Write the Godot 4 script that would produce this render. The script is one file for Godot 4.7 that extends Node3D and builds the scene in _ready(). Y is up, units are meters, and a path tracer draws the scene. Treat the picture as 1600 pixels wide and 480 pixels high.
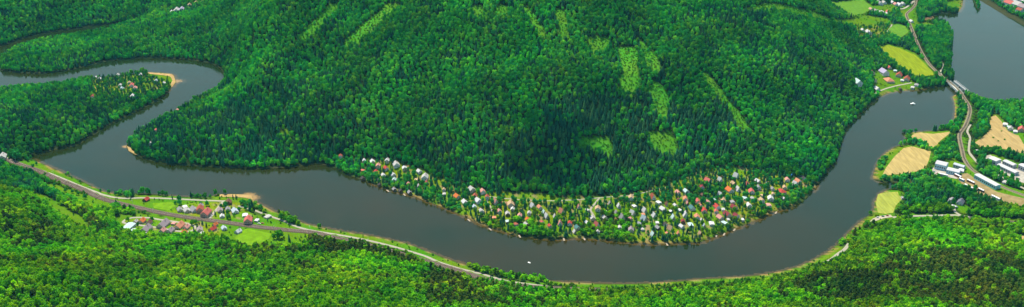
extends Node3D
# A river bend between wooded hills, seen from the air. All lengths are metres, y up, water at y = 0.
const SHORE := [-1230.5,-1889.8,-1149.5,-1959.4,-1100.3,-2024.6,-1084.8,-2065.6,-1056.6,-2112.9,-1013.7,-2147.1,-954.9,-2182.3,-908.5,-2208.1,-887,-2197.7,-912.4,-2147.1,-969,-2108.1,-1031.8,-2056.4,-1059.8,-2011.3,-1064,-1959.4,-1056.2,-1909.9,-1022.5,-1866.3,-981.3,-1854.7,-941.4,-1850.9,-901.7,-1862.4,-867.8,-1889.8,-841.2,-1922,-807.8,-1938.5,-765,-1948.9,-717.7,-1946.8,-660.9,-1934.4,-615.5,-1913.9,-587.2,-1881.9,-571.4,-1847.1,-559.7,-1798.6,-564.3,-1752.3,-581.3,-1714.7,-591.6,-1681.7,-600.3,-1652.9,-612.2,-1625,-626.2,-1591.9,-635.3,-1559.9,-642.9,-1534.6,-641.7,-1509.9,-637.2,-1488.5,-626.6,-1467.6,-608.7,-1452.3,-575.3,-1429.8,-545.8,-1417.5,-505.8,-1412.7,-479.2,-1407.8,-401.5,-1399.5,-377.2,-1403,-342.5,-1405.4,-324.2,-1415.1,-307.8,-1420,-291.4,-1412.7,-276.2,-1400.7,-261.6,-1384.1,-233.8,-1363.3,-217.6,-1352,-192.5,-1329.8,-167.1,-1316.8,-141.9,-1301.8,-116.7,-1280.9,-92.2,-1262.6,-63.4,-1234.9,-44.7,-1215.8,-22.1,-1200.8,0,-1187.9,21.8,-1180.7,43.5,-1175.3,65.2,-1173.5,87.1,-1176.2,119.1,-1173.5,140.3,-1168.1,161.5,-1163.7,181,-1161.1,207,-1161.9,237.4,-1162.8,254.9,-1164.6,271.9,-1177.1,297.4,-1195.2,323.4,-1213.9,344.8,-1229.1,365.2,-1246.7,386.9,-1260.6,400.9,-1264.6,426.4,-1287.1,449.9,-1321.1,480.4,-1370.2,515.8,-1422.4,532.3,-1459.9,548.5,-1499.1,570.2,-1548.6,593.9,-1588.9,614.7,-1618.9,637.3,-1652.9,674.5,-1701.4,687.2,-1721.4,705.1,-1738.5,726.9,-1748.8,759.8,-1755.8,774.3,-1755.8,788.1,-1766.3,810.3,-1769.9,830.3,-1777,841.8,-1784.1,861.3,-1807.8,874.1,-1835.7,881.8,-1870.2,898,-1909.9,944,-2015.7,973.5,-2084.3,983.8,-2112.9,999.9,-2177.2,1000.5,-2208.1,990.1,-2234.4,993.9,-2255.9,1034.4,-2288.8,1048.2,-2277.7,1065.8,-2283.2,1102.5,-2345.5,1129,-2404.8,1183.9,-2531.8,1275.7,-2746.5,1326.3,-2746.5,1240.9,-2531.8,1194.6,-2404.8,1190.3,-2363,1187.6,-2288.8,1192.6,-2250.5,1195.5,-2218.6,1213.3,-2084.3,1278.4,-1951,1076.8,-1597.8,983.3,-1634.2,926.6,-1659.3,887.5,-1675.2,866.8,-1694.8,857.7,-1714.7,854.3,-1735.1,839.4,-1728.2,822.3,-1721.4,817.6,-1701.4,806.6,-1668.8,786.1,-1621.9,771.5,-1591.9,754.3,-1571.4,726.5,-1557.1,696.9,-1551.4,682.2,-1547.1,664.5,-1537.3,663.8,-1520.8,653.8,-1499.1,634,-1488.5,613,-1467.6,591.8,-1442.2,574.8,-1410.2,561.2,-1381.8,554,-1363.3,558.8,-1354.2,571.9,-1349.7,614.6,-1352,610.2,-1345.3,580.6,-1338.6,563.4,-1325.4,546.5,-1312.5,531.3,-1287.1,522.1,-1262.6,511.3,-1246.7,497.7,-1233,479.2,-1212,461.6,-1189.7,439.7,-1161.1,417.1,-1136.9,392.8,-1116.8,372.2,-1102.1,348.7,-1090.8,326.3,-1082.9,293.8,-1075.9,242.5,-1070.4,210.9,-1065.1,180.6,-1061.2,140.2,-1058.2,100.2,-1059.7,64.3,-1062.8,32.3,-1070.4,0,-1079.8,-32.9,-1092.4,-64.8,-1108.6,-83.8,-1120.1,-117.5,-1143.7,-140.5,-1161.1,-174.3,-1177.1,-209.1,-1188.8,-243.3,-1198.9,-267,-1208.2,-291.5,-1219.6,-318.3,-1240.8,-339.6,-1254.6,-360.3,-1272.7,-377.6,-1287.1,-385,-1306,-399.3,-1310.3,-417.3,-1313.5,-437.4,-1310.3,-449.2,-1301.8,-477.6,-1301.8,-497.2,-1303.9,-536,-1312.5,-572.4,-1315.7,-588.4,-1312.5,-609.9,-1318.9,-630.1,-1334.2,-661.2,-1358.8,-696.8,-1385.3,-732.9,-1411.5,-759.2,-1429.8,-778.3,-1447.2,-768.3,-1457.4,-752,-1472.8,-732.3,-1483.2,-716.5,-1496.5,-716.6,-1523.5,-707.9,-1542.9,-705.6,-1571.4,-693.2,-1597.8,-682.7,-1625,-667.1,-1662.4,-653,-1708,-649.6,-1741.9,-650.1,-1762.8,-651.6,-1798.6,-668.1,-1839.5,-676.2,-1849,-700.9,-1854.7,-725.2,-1858.6,-743,-1854.7,-771.8,-1839.5,-815.2,-1820.7,-864.2,-1787.7,-905.7,-1769.9,-945.3,-1762.8,-970.8,-1752.3,-1036.6,-1738.5,-1173.3,-1724.8]
const ISLAND := [1181.7,-2479.6,1196.5,-2479.6,1169,-2404.8,1137.9,-2322.5,1118.6,-2288.8,1132,-2334,1151,-2392.8]
const RELIEF := [92.3,-1270.6,15.6,-18.7,-1286.2,13,-136.8,-1359.7,10.4,-243.5,-1420.4,6.5,237.1,-1313,15.6,344.8,-1374.5,14.3,423.6,-1416.1,19.5,178.5,-1214.9,6.5,272.4,-1241.5,7.8,44.6,-1214.9,6.5,-74.7,-1284.6,6.5,358.2,-1300.4,9.1,99.4,-1411.7,65,106.9,-1562.3,118.3,115.9,-1741.1,179.4,-389,-1493.2,31.2,-381,-1450.2,15.6,-438.9,-1576.5,44.2,-460.1,-1680.7,78,-479,-1774.1,109.2,-502.2,-1885.4,140.4,-259.5,-1474.4,39,-279.7,-1634.8,93.6,-303.5,-1822.9,157.3,-95.2,-1316.7,11.7,-100.7,-1430.5,57.2,-108.2,-1581.4,111.8,-117.2,-1760.3,174.2,290.8,-1348.6,15.6,306.1,-1449.3,49.4,331,-1611.9,101.4,361.3,-1808.4,161.2,435.8,-1569.6,58.5,461.4,-1694.7,97.5,490.4,-1831,130,474.9,-1458.1,23.4,568.7,-1638.6,32.5,596.1,-1741.8,57.2,599.7,-1850.8,85.8,586.4,-1951.5,109.2,686.2,-1817.8,18.2,728.3,-1992.6,28.6,827.2,-2206.4,23.4,712.6,-2134.4,58.5,802.8,-1965.8,9.1,912,-2111,6.5,841.2,-1890.8,6.5,920.9,-2298.6,13,917,-2203.1,9.1,730.2,-1813.6,6.5,816.6,-1795.1,6.5,-530.1,-1505.8,26,-513.9,-1447.2,16.9,-522.5,-1594.8,31.2,-582.9,-1498.8,11.7,-513.8,-1733.5,28.6,-694.9,-2064.5,35.1,-781.7,-2025.9,18.2,-874.5,-1979.4,11.7,-984.8,-1952.5,6.5,-622,-2064.5,63.7,-633.1,-1937.9,18.2,-787,-2240.1,16.9,-1160.7,-2178.8,61.1,-1047,-2246.1,42.9,-912.8,-2284.6,32.5,-1123.6,-2086.3,28.6,-1029.1,-2189.7,13,-1216.4,-2007.7,52,-784.5,-1505.8,26,-834,-1480.7,36.4,-811.8,-1424.9,15.6,-757.9,-1592.2,14.3,-768.8,-1704.1,7.8,-724.8,-1745.2,5.2,-706.7,-1816.4,2.9,-824.6,-1697.2,10.4,-919.3,-1650.9,15.6,-934.2,-1474.4,39,867.9,-1615.7,19.5,896.7,-1610.3,31.2,849.8,-1633.1,7.8,824.5,-1538.7,6.5,936.3,-1559.7,39,766,-1554.4,5.9,760.2,-1442.4,7.8,784.7,-1385.8,9.1,680.8,-1397.6,5.9,718,-1324.7,7.8,650.6,-1277.9,7.8,616.4,-1308.4,5.2,564.6,-1245.3,5.9,651.9,-1426.1,3.9,607.4,-1415.3,3.2,689.3,-1524.1,3.2,826.6,-1658.5,6.5,1217.4,-2308,10.4,1286.2,-2233.8,15.6,576.6,-1207.6,10.4,611,-1225.9,7.8,474.2,-885,78,532.5,-1012.3,49.4,580,-1116.3,26,706.9,-1201.9,10.4,682.2,-1150.6,11.7,619.1,-1029.9,39,551.8,-901.1,67.6,376.8,-895.1,71.5,431,-1043,31.2,471.7,-1158.2,10.4,351.9,-1034.5,18.2,321.5,-933.3,46.8,253.3,-945.4,39,275.5,-1039.8,10.4,156,-1027.1,9.1,147.2,-961.5,28.6,39.1,-1029.4,10.4,36.6,-957.4,31.2,-39.4,-1039.8,10.4,-36,-941.3,41.6,-73.1,-1079.4,5.9,-119.3,-1057.2,18.2,-105.1,-915.2,58.5,-165.2,-1105.9,13,-205.2,-1100.5,20.8,-249.3,-1116.7,18.2,-278.2,-1176,6.5,-185.9,-983.4,49.4,-169.3,-885,78,-289,-1107.3,16.9,-260.2,-983.4,49.4,-237.1,-885,78,-362.5,-1078.8,28.6,-331.7,-974.9,54.6,-302.1,-877,83.2,-459.6,-1124.1,16.9,-422,-1021.1,44.2,-364.1,-864.9,91,-700.5,-1208.1,54.6,-639.5,-1166.1,46.8,-637.8,-1083.7,71.5,-592.3,-1097.6,49.4,-615.9,-1202.5,26,-583.4,-1185.5,22.1,-558.6,-1155.8,23.4,-613,-1057.1,54.6,-548.8,-993,78,-563.1,-935.4,91,-479.9,-906.8,96.2,-498.8,-814.6,123.5,-444,-828.7,114.4,-531.1,-1066.4,49.4,-507.3,-1102.4,33.8,-662.1,-1022.8,104,-580.1,-874.6,123.5,-785.7,-1267.9,45.5,-529.4,-1199.4,9.8,-435.2,-1179.8,10.4,-343.6,-1160.6,11.1,-458.3,-1255.2,5.9,-553,-1264.1,6.5,-680.8,-1349.7,6.5,-598.8,-1264.3,8.5,-581.4,-1222.6,15.6,-712.4,-1336.1,13,-783,-1402.9,7.8,-360,-1227,5.2,-316.2,-1152.9,10.4,-427.5,-1212.5,7.8,-1950,-910,117,-1950,-1690,78,-2080,-2730,156,-910,-3120,195,0,-2860,299,910,-3120,117,1950,-2990,78,2210,-2080,52,1950,-1300,78,1820,-780,104,1040,-455,143,0,-455,156,-1040,-455,195,-390,-2405,182,195,-2210,227.5]
const COVER := [
	["conifer", 0.72, [-635.9,-1530.9,-603.3,-1592.4,-517.9,-1577.6,-449.5,-1623.4,-402.7,-1619.8,-347.5,-1564.7,-294.9,-1500.1,-251.2,-1442.9,-306.2,-1429.1,-403.8,-1410.2,-530.1,-1427.3,-602.9,-1460.4]],
	["conifer", 0.62, [-162.4,-1433.1,-39.2,-1383.1,59.6,-1415.5,101.6,-1457.5,168.3,-1523.6,259.2,-1489.6,362.5,-1475.3,384.7,-1425.6,294.9,-1374.1,188.9,-1308.6,74.3,-1281.4,-18.8,-1304,-117.2,-1361.9]],
	["conifer", 0.8, [50.7,-1456,108.5,-1493.4,166.3,-1497.6,160.5,-1424.4,78.7,-1395.2,49.7,-1416.2]],
	["conifer", 0.75, [145.6,-1428.2,212.1,-1436.4,207.9,-1377.2,145.8,-1364.9]],
	["conifer", 0.7, [297.8,-1501.2,350.5,-1530.2,365.2,-1490.7,338.1,-1455.1,296.7,-1457.5]],
	["conifer", 0.45, [403,-1701.1,540,-1772.7,695.7,-1848.1,622.4,-1696.8,508.2,-1636.3,407.6,-1605.1]],
	["conifer", 0.5, [462,-1584.7,617,-1677.3,598.4,-1632.8,463.6,-1496.6]],
	["conifer", 0.55, [296.6,-1780.4,497.4,-1860,479.8,-1781.8,374.4,-1742.6]],
	["conifer", 0.5, [-458.1,-1668.6,-369,-1622.4,-252.8,-1504.9,-246.2,-1444.4,-333.9,-1478,-411.6,-1551.6]],
	["conifer", 0.45, [-888.1,-1590.4,-870.2,-1694.2,-764.4,-1787.3,-674.6,-1737.9,-687.7,-1639.6,-739.5,-1544.7,-826.2,-1458.5]],
	["conifer", 0.3, [-1042.4,-1903.8,-919,-1988.2,-795.1,-1982.7,-899.5,-1873.2,-996.8,-1861]],
	["conifer", 0.75, [-299.9,-1137.5,-258.7,-1164.5,-207.9,-1169.7,-136.8,-1150.1,-100.2,-1094.9,-129.1,-1074.3,-163.7,-1094.4,-227.1,-1086.1,-285.3,-1091.6]],
	["conifer", 0.8, [-107.1,-1079.6,-81.2,-1079.8,-47.7,-1051.8,0,-1030.5,-7.2,-946.4,-95.2,-921.8,-98.2,-1012.9]],
	["conifer", 0.35, [0,-1035.6,62.6,-1029.5,51.4,-959,0,-948.9]],
	["conifer", 0.6, [-386.8,-1105.5,-300.8,-1123,-292.1,-1086,-365.1,-1061.1]],
	["conifer", 0.4, [-508.8,-1105.6,-391.2,-1119.7,-379,-1080.3,-481.8,-1058.8]],
	["conifer", 0.95, [337,-1030,371.3,-1047,411.3,-1029.8,439.6,-1009.1,435,-965.6,414,-905.5,352.2,-940.8,333.6,-984.9]],
	["conifer", 0.95, [454.6,-1054.2,483.5,-1078.3,518,-1085.5,578.2,-1077.4,639,-1068.3,652.7,-1034.2,566.3,-880.8,442,-850.3,414.7,-891.4,451.3,-997.4,441.7,-1014.5]],
	["conifer", 0.4, [-649.9,-1109.3,-612.6,-1158.3,-574.5,-1099.5,-592.2,-992.7]],
	["conifer", 0.55, [-747.2,-1348.7,-675.6,-1276.9,-624.6,-1241.6,-569.5,-1192.8,-531.7,-1151.2,-545.2,-1134,-607.3,-1201.9,-664.8,-1235,-707.6,-1269.7]],
	["young", 0, [-391,-1723.3,-381.8,-1739,-354.8,-1800.8,-347.7,-1826.7,-327.3,-1835.6,-333.5,-1809.3,-361,-1724.9,-377,-1708]],
	["young", 0, [-308.8,-1713.5,-286,-1757.2,-251.2,-1809.2,-241.3,-1831.5,-206.2,-1823.1,-222,-1785.9,-258.9,-1730.2,-284.9,-1699.6]],
	["young", 0, [15,-1734.8,27.7,-1732.6,49.5,-1677.6,64.2,-1637.4,60.6,-1627.9,49.7,-1633.7,31.6,-1684.3]],
	["young", 0, [75.7,-1721.6,95.6,-1728.2,101.4,-1650.2,101.1,-1644,82,-1640.7]],
	["young", 0, [-72.9,-1739.9,-53.2,-1738.8,-50,-1698.5,-69.4,-1700.3]],
	["young", 0, [-28.9,-1739.5,-8.1,-1739.3,-8,-1699.3,-26.2,-1702.2]],
	["young", 0, [132.7,-1667.4,172,-1677,170,-1649.8,159.3,-1626.2,133.5,-1623.3]],
	["young", 0, [184.6,-1650.4,218.1,-1649.8,214.4,-1586.2,212,-1530.2,194.9,-1502.5,174.3,-1520,184.8,-1569.5]],
	["young", 0, [220.3,-1672,232,-1664.6,247.7,-1626.3,252.3,-1558.3,232.2,-1551.8,225.4,-1587.7]],
	["young", 0, [228.7,-1538.8,251.4,-1531.6,256.4,-1501.1,250.9,-1464.4,241.3,-1452.2,224.6,-1478.3]],
	["young", 0, [317.3,-1586.3,330.2,-1584.3,348.4,-1551.9,372.7,-1508.3,385.2,-1472,387.6,-1457.1,371.9,-1457,361.2,-1467.9,360.4,-1493.7,336.6,-1538.5]],
	["young", 0, [210.8,-1424.2,250.1,-1431.7,260.4,-1399.8,251.1,-1381.3,222.2,-1380.9]],
	["young", 0, [101,-1388,150.9,-1405.5,155.8,-1367.3,151,-1355.6,133.5,-1370.8,99.9,-1365.8]],
	["young", 0, [408.7,-1813.1,509.6,-1923.9,596.7,-1977.8,677.9,-2012,654.4,-1971,584.3,-1929.1,481.6,-1857.4]],
	["young", 0, [199.9,-1339.2,214.3,-1346.2,214.4,-1331,200.3,-1325.6]],
	["grass", 0, [-686.2,-1265.7,-662.7,-1258.6,-611.3,-1215.2,-574.9,-1181.2,-563.6,-1158,-580.5,-1159,-616.3,-1188,-665.8,-1233.7]],
	["grass", 0, [-706.7,-1327.5,-678.1,-1321.6,-631.2,-1298.4,-582.1,-1268.1,-561.9,-1235.4,-586,-1233.6,-635.2,-1265.7,-675.7,-1286.6]],
	["grass", 0, [-788.6,-1414.7,-767.5,-1432.8,-725.1,-1405.1,-652.2,-1348.6,-605.9,-1316,-569.2,-1307.4,-471.6,-1298,-386.9,-1306,-336,-1246.9,-285.1,-1209.9,-210.2,-1184.4,-137.5,-1156.8,-83.5,-1115.4,-62.1,-1104.3,-32.7,-1087.9,0,-1075.2,40.1,-1060.1,43.2,-1035.2,0,-1050.1,-44.4,-1070.6,-90.4,-1095.5,-134.8,-1129.2,-206.6,-1161.4,-270.3,-1179.8,-314.6,-1183.7,-397.4,-1200.4,-495.4,-1229.1,-558.8,-1255.4,-606.1,-1282.1,-672.4,-1329.6,-745.9,-1385.9,-788.4,-1403.7]],
	["grass", 0, [-552,-1225.7,-544,-1239.9,-418,-1210.9,-352.3,-1195.7,-278.8,-1178.6,-270.8,-1131.7,-308.9,-1122.1,-363.1,-1138.3,-428.1,-1156.9,-512.8,-1156.3,-545.3,-1191.7]],
	["grass", 0, [-413.6,-1211,-272.4,-1190,-268,-1126.2,-333.9,-1122.4,-388,-1151.5]],
	["grass", 0, [-381.3,-1485.2,-367.3,-1489.8,-360.4,-1480.2,-375.1,-1474.1]],
	["grass", 0, [-732.8,-1858.6,-676.8,-1850.9,-653.8,-1805.9,-649.8,-1773.4,-664.4,-1789.3,-685.2,-1800.5,-709.8,-1814.7]],
	["grass", 0, [-965.9,-1904,-967.8,-1923.5,-955.3,-1900.5,-958.8,-1893.6]],
	["grass", 0, [-812.2,-1424.3,-801.9,-1431.3,-793.8,-1417.5,-804.1,-1406.4]],
	["grass", 0, [44,-1056.2,100.2,-1059.6,139.9,-1055.8,210.3,-1061.5,291.2,-1072,370.7,-1096.9,415.6,-1132.1,440.4,-1158.1,463.1,-1186.5,497.6,-1227.6,518.3,-1236.2,537.5,-1220.7,526.4,-1202.7,493,-1193.9,459.8,-1158.5,423.5,-1111.4,387,-1097.6,322.4,-1068.2,239.9,-1057.1,158.7,-1046.8,79.3,-1045.5]],
	["grass", 0, [541.1,-1318.9,581.5,-1320.8,576.4,-1289.3,543.5,-1236.8,578.3,-1234.3,631.2,-1231.7,625.9,-1219,575.2,-1204.5,532.2,-1206.4,515.1,-1232.1]],
	["grass", 0, [553.7,-1356.5,563.7,-1386.2,586.2,-1434.7,613.9,-1467.2,634.5,-1484.2,656.8,-1493.5,667.3,-1521.8,665.5,-1540.1,683.9,-1548.6,751,-1553.6,739.7,-1526.7,706,-1485.5,681.1,-1454.3,664.7,-1417.8,642.6,-1386.1,612.3,-1373.4,574.8,-1367.6]],
	["grass", 0, [748.5,-1475,812.4,-1545.5,831.8,-1592.7,849.8,-1602.5,846.2,-1553.1,853.5,-1511.8,867.8,-1456.9,846.2,-1412.4,814.2,-1428.2,774.8,-1464]],
	["grass", 0, [704.3,-1824.9,752.7,-1853.6,776.4,-1795.5,781.2,-1764.6,729.3,-1748.8,689.4,-1724.3,685.2,-1743]],
	["grass", 0, [756.8,-1968.3,800.1,-2005.8,822.6,-1994.9,842.3,-1956,840.5,-1899.2,834.8,-1841.3,827.6,-1819.7,799,-1813.5,783.2,-1828,774.7,-1857.6,770.7,-1883,768.8,-1915.7]],
	["grass", 0, [700.6,-2171,848.3,-2318.1,854.6,-2251.5,808.8,-2187.8,753.7,-2129.1,734.9,-2166]],
	["grass", 0, [836.8,-2112.2,870.5,-2157.4,890.5,-2147.3,882.4,-2101.7,849.9,-2051.7,835.2,-2058.1,815.5,-2071.6]],
	["grass", 0, [798.3,-2142.4,828.5,-2174.4,856.5,-2168.6,832.6,-2134.1,800.6,-2127.2]],
	["grass", 0, [854.1,-2273.4,930.6,-2326.6,947.1,-2306.5,905.3,-2254.7,832.4,-2199.3]],
	["grass", 0, [917.5,-2164.5,958.9,-2195.1,968.2,-2150.6,930.5,-2140.6]],
	["grass", 0, [1060.6,-2353.5,1135.7,-2417,1080.4,-2299.9,1050.7,-2312.2]],
	["grass", 0, [739,-2050.8,793.6,-2084.3,808.9,-2064.8,786.2,-2040,739.1,-2027.7]],
	["grass", 0, [650.3,-1380.5,666.6,-1407.2,701.7,-1424.7,710.8,-1403.2,717.2,-1378.5,730.2,-1331,761.1,-1296.4,738.8,-1250.2,700.3,-1265.3,680,-1292.6,661.8,-1327.2]],
	["grass", 0, [749.7,-1430.5,766.8,-1439.4,781.5,-1422.6,801.5,-1380.5,769.4,-1313.7,754.8,-1343.1,745.3,-1386.4]],
	["grass", 0, [636,-1265.1,654.7,-1255.1,653.1,-1230.5,629.5,-1227.6]],
	["grass", 0, [818.9,-1724.8,832.5,-1723.2,809.6,-1662.6,785.7,-1610.3,763.8,-1578.7]],
	["grass", 0, [830.4,-1696.5,837.3,-1691.4,828.3,-1648,807.3,-1603.9,765.8,-1542.9,769.2,-1560.8,808,-1621.1]],
	["grass", 0, [757.2,-1527.6,762.9,-1521.1,731.8,-1443.1,726,-1387.6,714.4,-1383.5,719.5,-1431]],
	["grass", 0, [652.2,-1218.2,727.2,-1208.1,718.9,-1191.1,644.9,-1201.6]],
	["grass", 0, [674,-1166,704.4,-1161.4,686.9,-1127.1,669.8,-1135]],
	["grass", 0, [678.1,-2023,803,-2179.4,858.6,-2187.4,861.6,-2153.5,805.8,-2098.9,731.1,-2049.2,679.2,-2001.1]],
	["garden", 0.4, [741.8,-2059.6,843.6,-2144.4,815.1,-2053.6,727.2,-1989.5]],
	["grass", 0, [912.5,-2257.8,983.1,-2332.2,923.5,-2157.1,895.7,-2113.9,893.8,-2148.4,899.5,-2205]],
	["garden", 0.85, [-243.9,-1423.7,-201.7,-1413,-137.5,-1368.5,-95.8,-1327.9,-37.6,-1299.1,0,-1280.7,46,-1263.8,92,-1265.8,129.3,-1271.8,186.5,-1287.2,227.3,-1311.7,270.6,-1344.9,303.1,-1363.9,345.1,-1376.6,383.3,-1369.6,419.4,-1355.2,451.2,-1355.3,458.9,-1336.2,437.9,-1305.5,408.4,-1272.3,365.5,-1248.1,321.6,-1213.5,270.1,-1176.7,250.6,-1164.5,181.2,-1162.3,138.7,-1169.4,87.1,-1176.6,43.6,-1176.5,0,-1189.1,-44.8,-1217.3,-92.3,-1264.1,-152.1,-1309.7,-214.7,-1353]],
	["garden", 1.1, [-156.8,-1362.5,-95.3,-1319.3,-27.8,-1275.3,27.5,-1258.1,91.5,-1255.5,127.6,-1249.7,144.8,-1237.7,138.8,-1170.7,87.2,-1178,43.6,-1177.9,0,-1190.6,-54.1,-1228.3,-102.3,-1275.1,-152.2,-1311.3]],
	["garden", 0.25, [-28.1,-1292.1,92.2,-1268.7,134.1,-1273.4,147.2,-1265,91.5,-1255.5,0,-1270.6]],
	["garden", 0.12, [-540.3,-1205.8,-525.3,-1225,-442.7,-1204.2,-401.7,-1200.2,-390.6,-1160.6,-438.1,-1161.4,-517.2,-1167.5]],
	["garden", 0.12, [-500.7,-1272.5,-381.9,-1278.2,-357.4,-1216.3,-420,-1217.6,-488.1,-1239.9]],
	["garden", 0.9, [-822.5,-1839.5,-728.1,-1841.9,-699.9,-1814.9,-666.5,-1796,-656.6,-1749.2,-692.5,-1703,-767.7,-1701.5,-810.8,-1779.8]],
	["grove", 0.15, [-286.2,-1433.2,-244.1,-1425,-210.2,-1396.7,-204.3,-1347.8,-236.3,-1367.2,-271,-1399.4]],
	["grove", 0.15, [378.8,-1274.3,401.5,-1302.1,442.9,-1324.2,453.5,-1334.4,447.2,-1318.5,425.8,-1288.7,399.3,-1266,382.7,-1262.7]],
	["grove", 0.15, [126.5,-1234.7,164.4,-1234.8,160,-1174.1,140.4,-1169.3,121.9,-1175.8]],
	["grove", 0.15, [86.9,-1205.2,121.3,-1213.8,120.1,-1174.6,87.2,-1178]],
	["grove", 0.15, [-9,-1221.7,26.8,-1217.4,44,-1193.9,61,-1176,17.5,-1183.6,-4.4,-1194.1]],
	["grove", 0.15, [-155.5,-1346.5,-135.1,-1335.8,-104.3,-1307.7,-102.5,-1278.5,-142.1,-1304.9]],
	["grove", 0.15, [-205.8,-1360.4,-156.8,-1362.5,-147.9,-1316.4,-193.1,-1335]],
	["grove", 0.15, [255.8,-1311.2,315.1,-1322.3,321.8,-1307.2,288.1,-1278.5,251.5,-1282.7]],
	["grove", 0.15, [-575.5,-1256.3,-558.1,-1258.2,-532.2,-1241.9,-526.1,-1224.9,-556.8,-1226.6]],
	["grove", 0.15, [-588.1,-1311.8,-572.8,-1316.8,-557.3,-1311,-551,-1288.6,-570.3,-1285.4]],
	["grove", 0.15, [-481.1,-1310.3,-446.9,-1310.3,-439.4,-1291.1,-473.4,-1291.9]],
	["grove", 0.15, [-395.3,-1276.5,-377.4,-1278.7,-346.5,-1245.4,-350.1,-1230.3,-380.5,-1254.6]],
	["grove", 0.15, [-336,-1246.9,-313,-1236.9,-295.9,-1211,-312.4,-1213.2]],
	["grove", 0.15, [-64.7,-1106,-32.9,-1094,0,-1079.6,36.3,-1068.5,47.9,-1054.5,0,-1059,-40.6,-1079.3]],
	["grove", 0.15, [561.6,-1363.1,610.9,-1369.5,644.7,-1381.3,639.7,-1355.4,614.2,-1351,566.3,-1353.5]],
	["grove", 0.15, [572.2,-1405.4,589.8,-1433.5,605.4,-1449.4,595.1,-1425.7,573.9,-1387.6]],
	["grove", 0.15, [664.7,-1520.3,680.4,-1500.5,686.5,-1468,679.2,-1457.3,661.6,-1492.4]],
	["grove", 0.15, [667.5,-1545.7,681.7,-1548.6,670.9,-1525.9,665.5,-1534.1]],
	["grove", 0.15, [545.1,-1241.3,560.2,-1233.8,554.4,-1209.6,537,-1205.3,536,-1226.1]],
	["grove", 0.15, [436.8,-1152.2,489.9,-1210.2,510.8,-1207.7,494,-1167.7,445,-1127.1]],
	["grove", 0.15, [438.6,-1132.1,456.2,-1160.4,471.4,-1168,455,-1132.4]]
]
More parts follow.
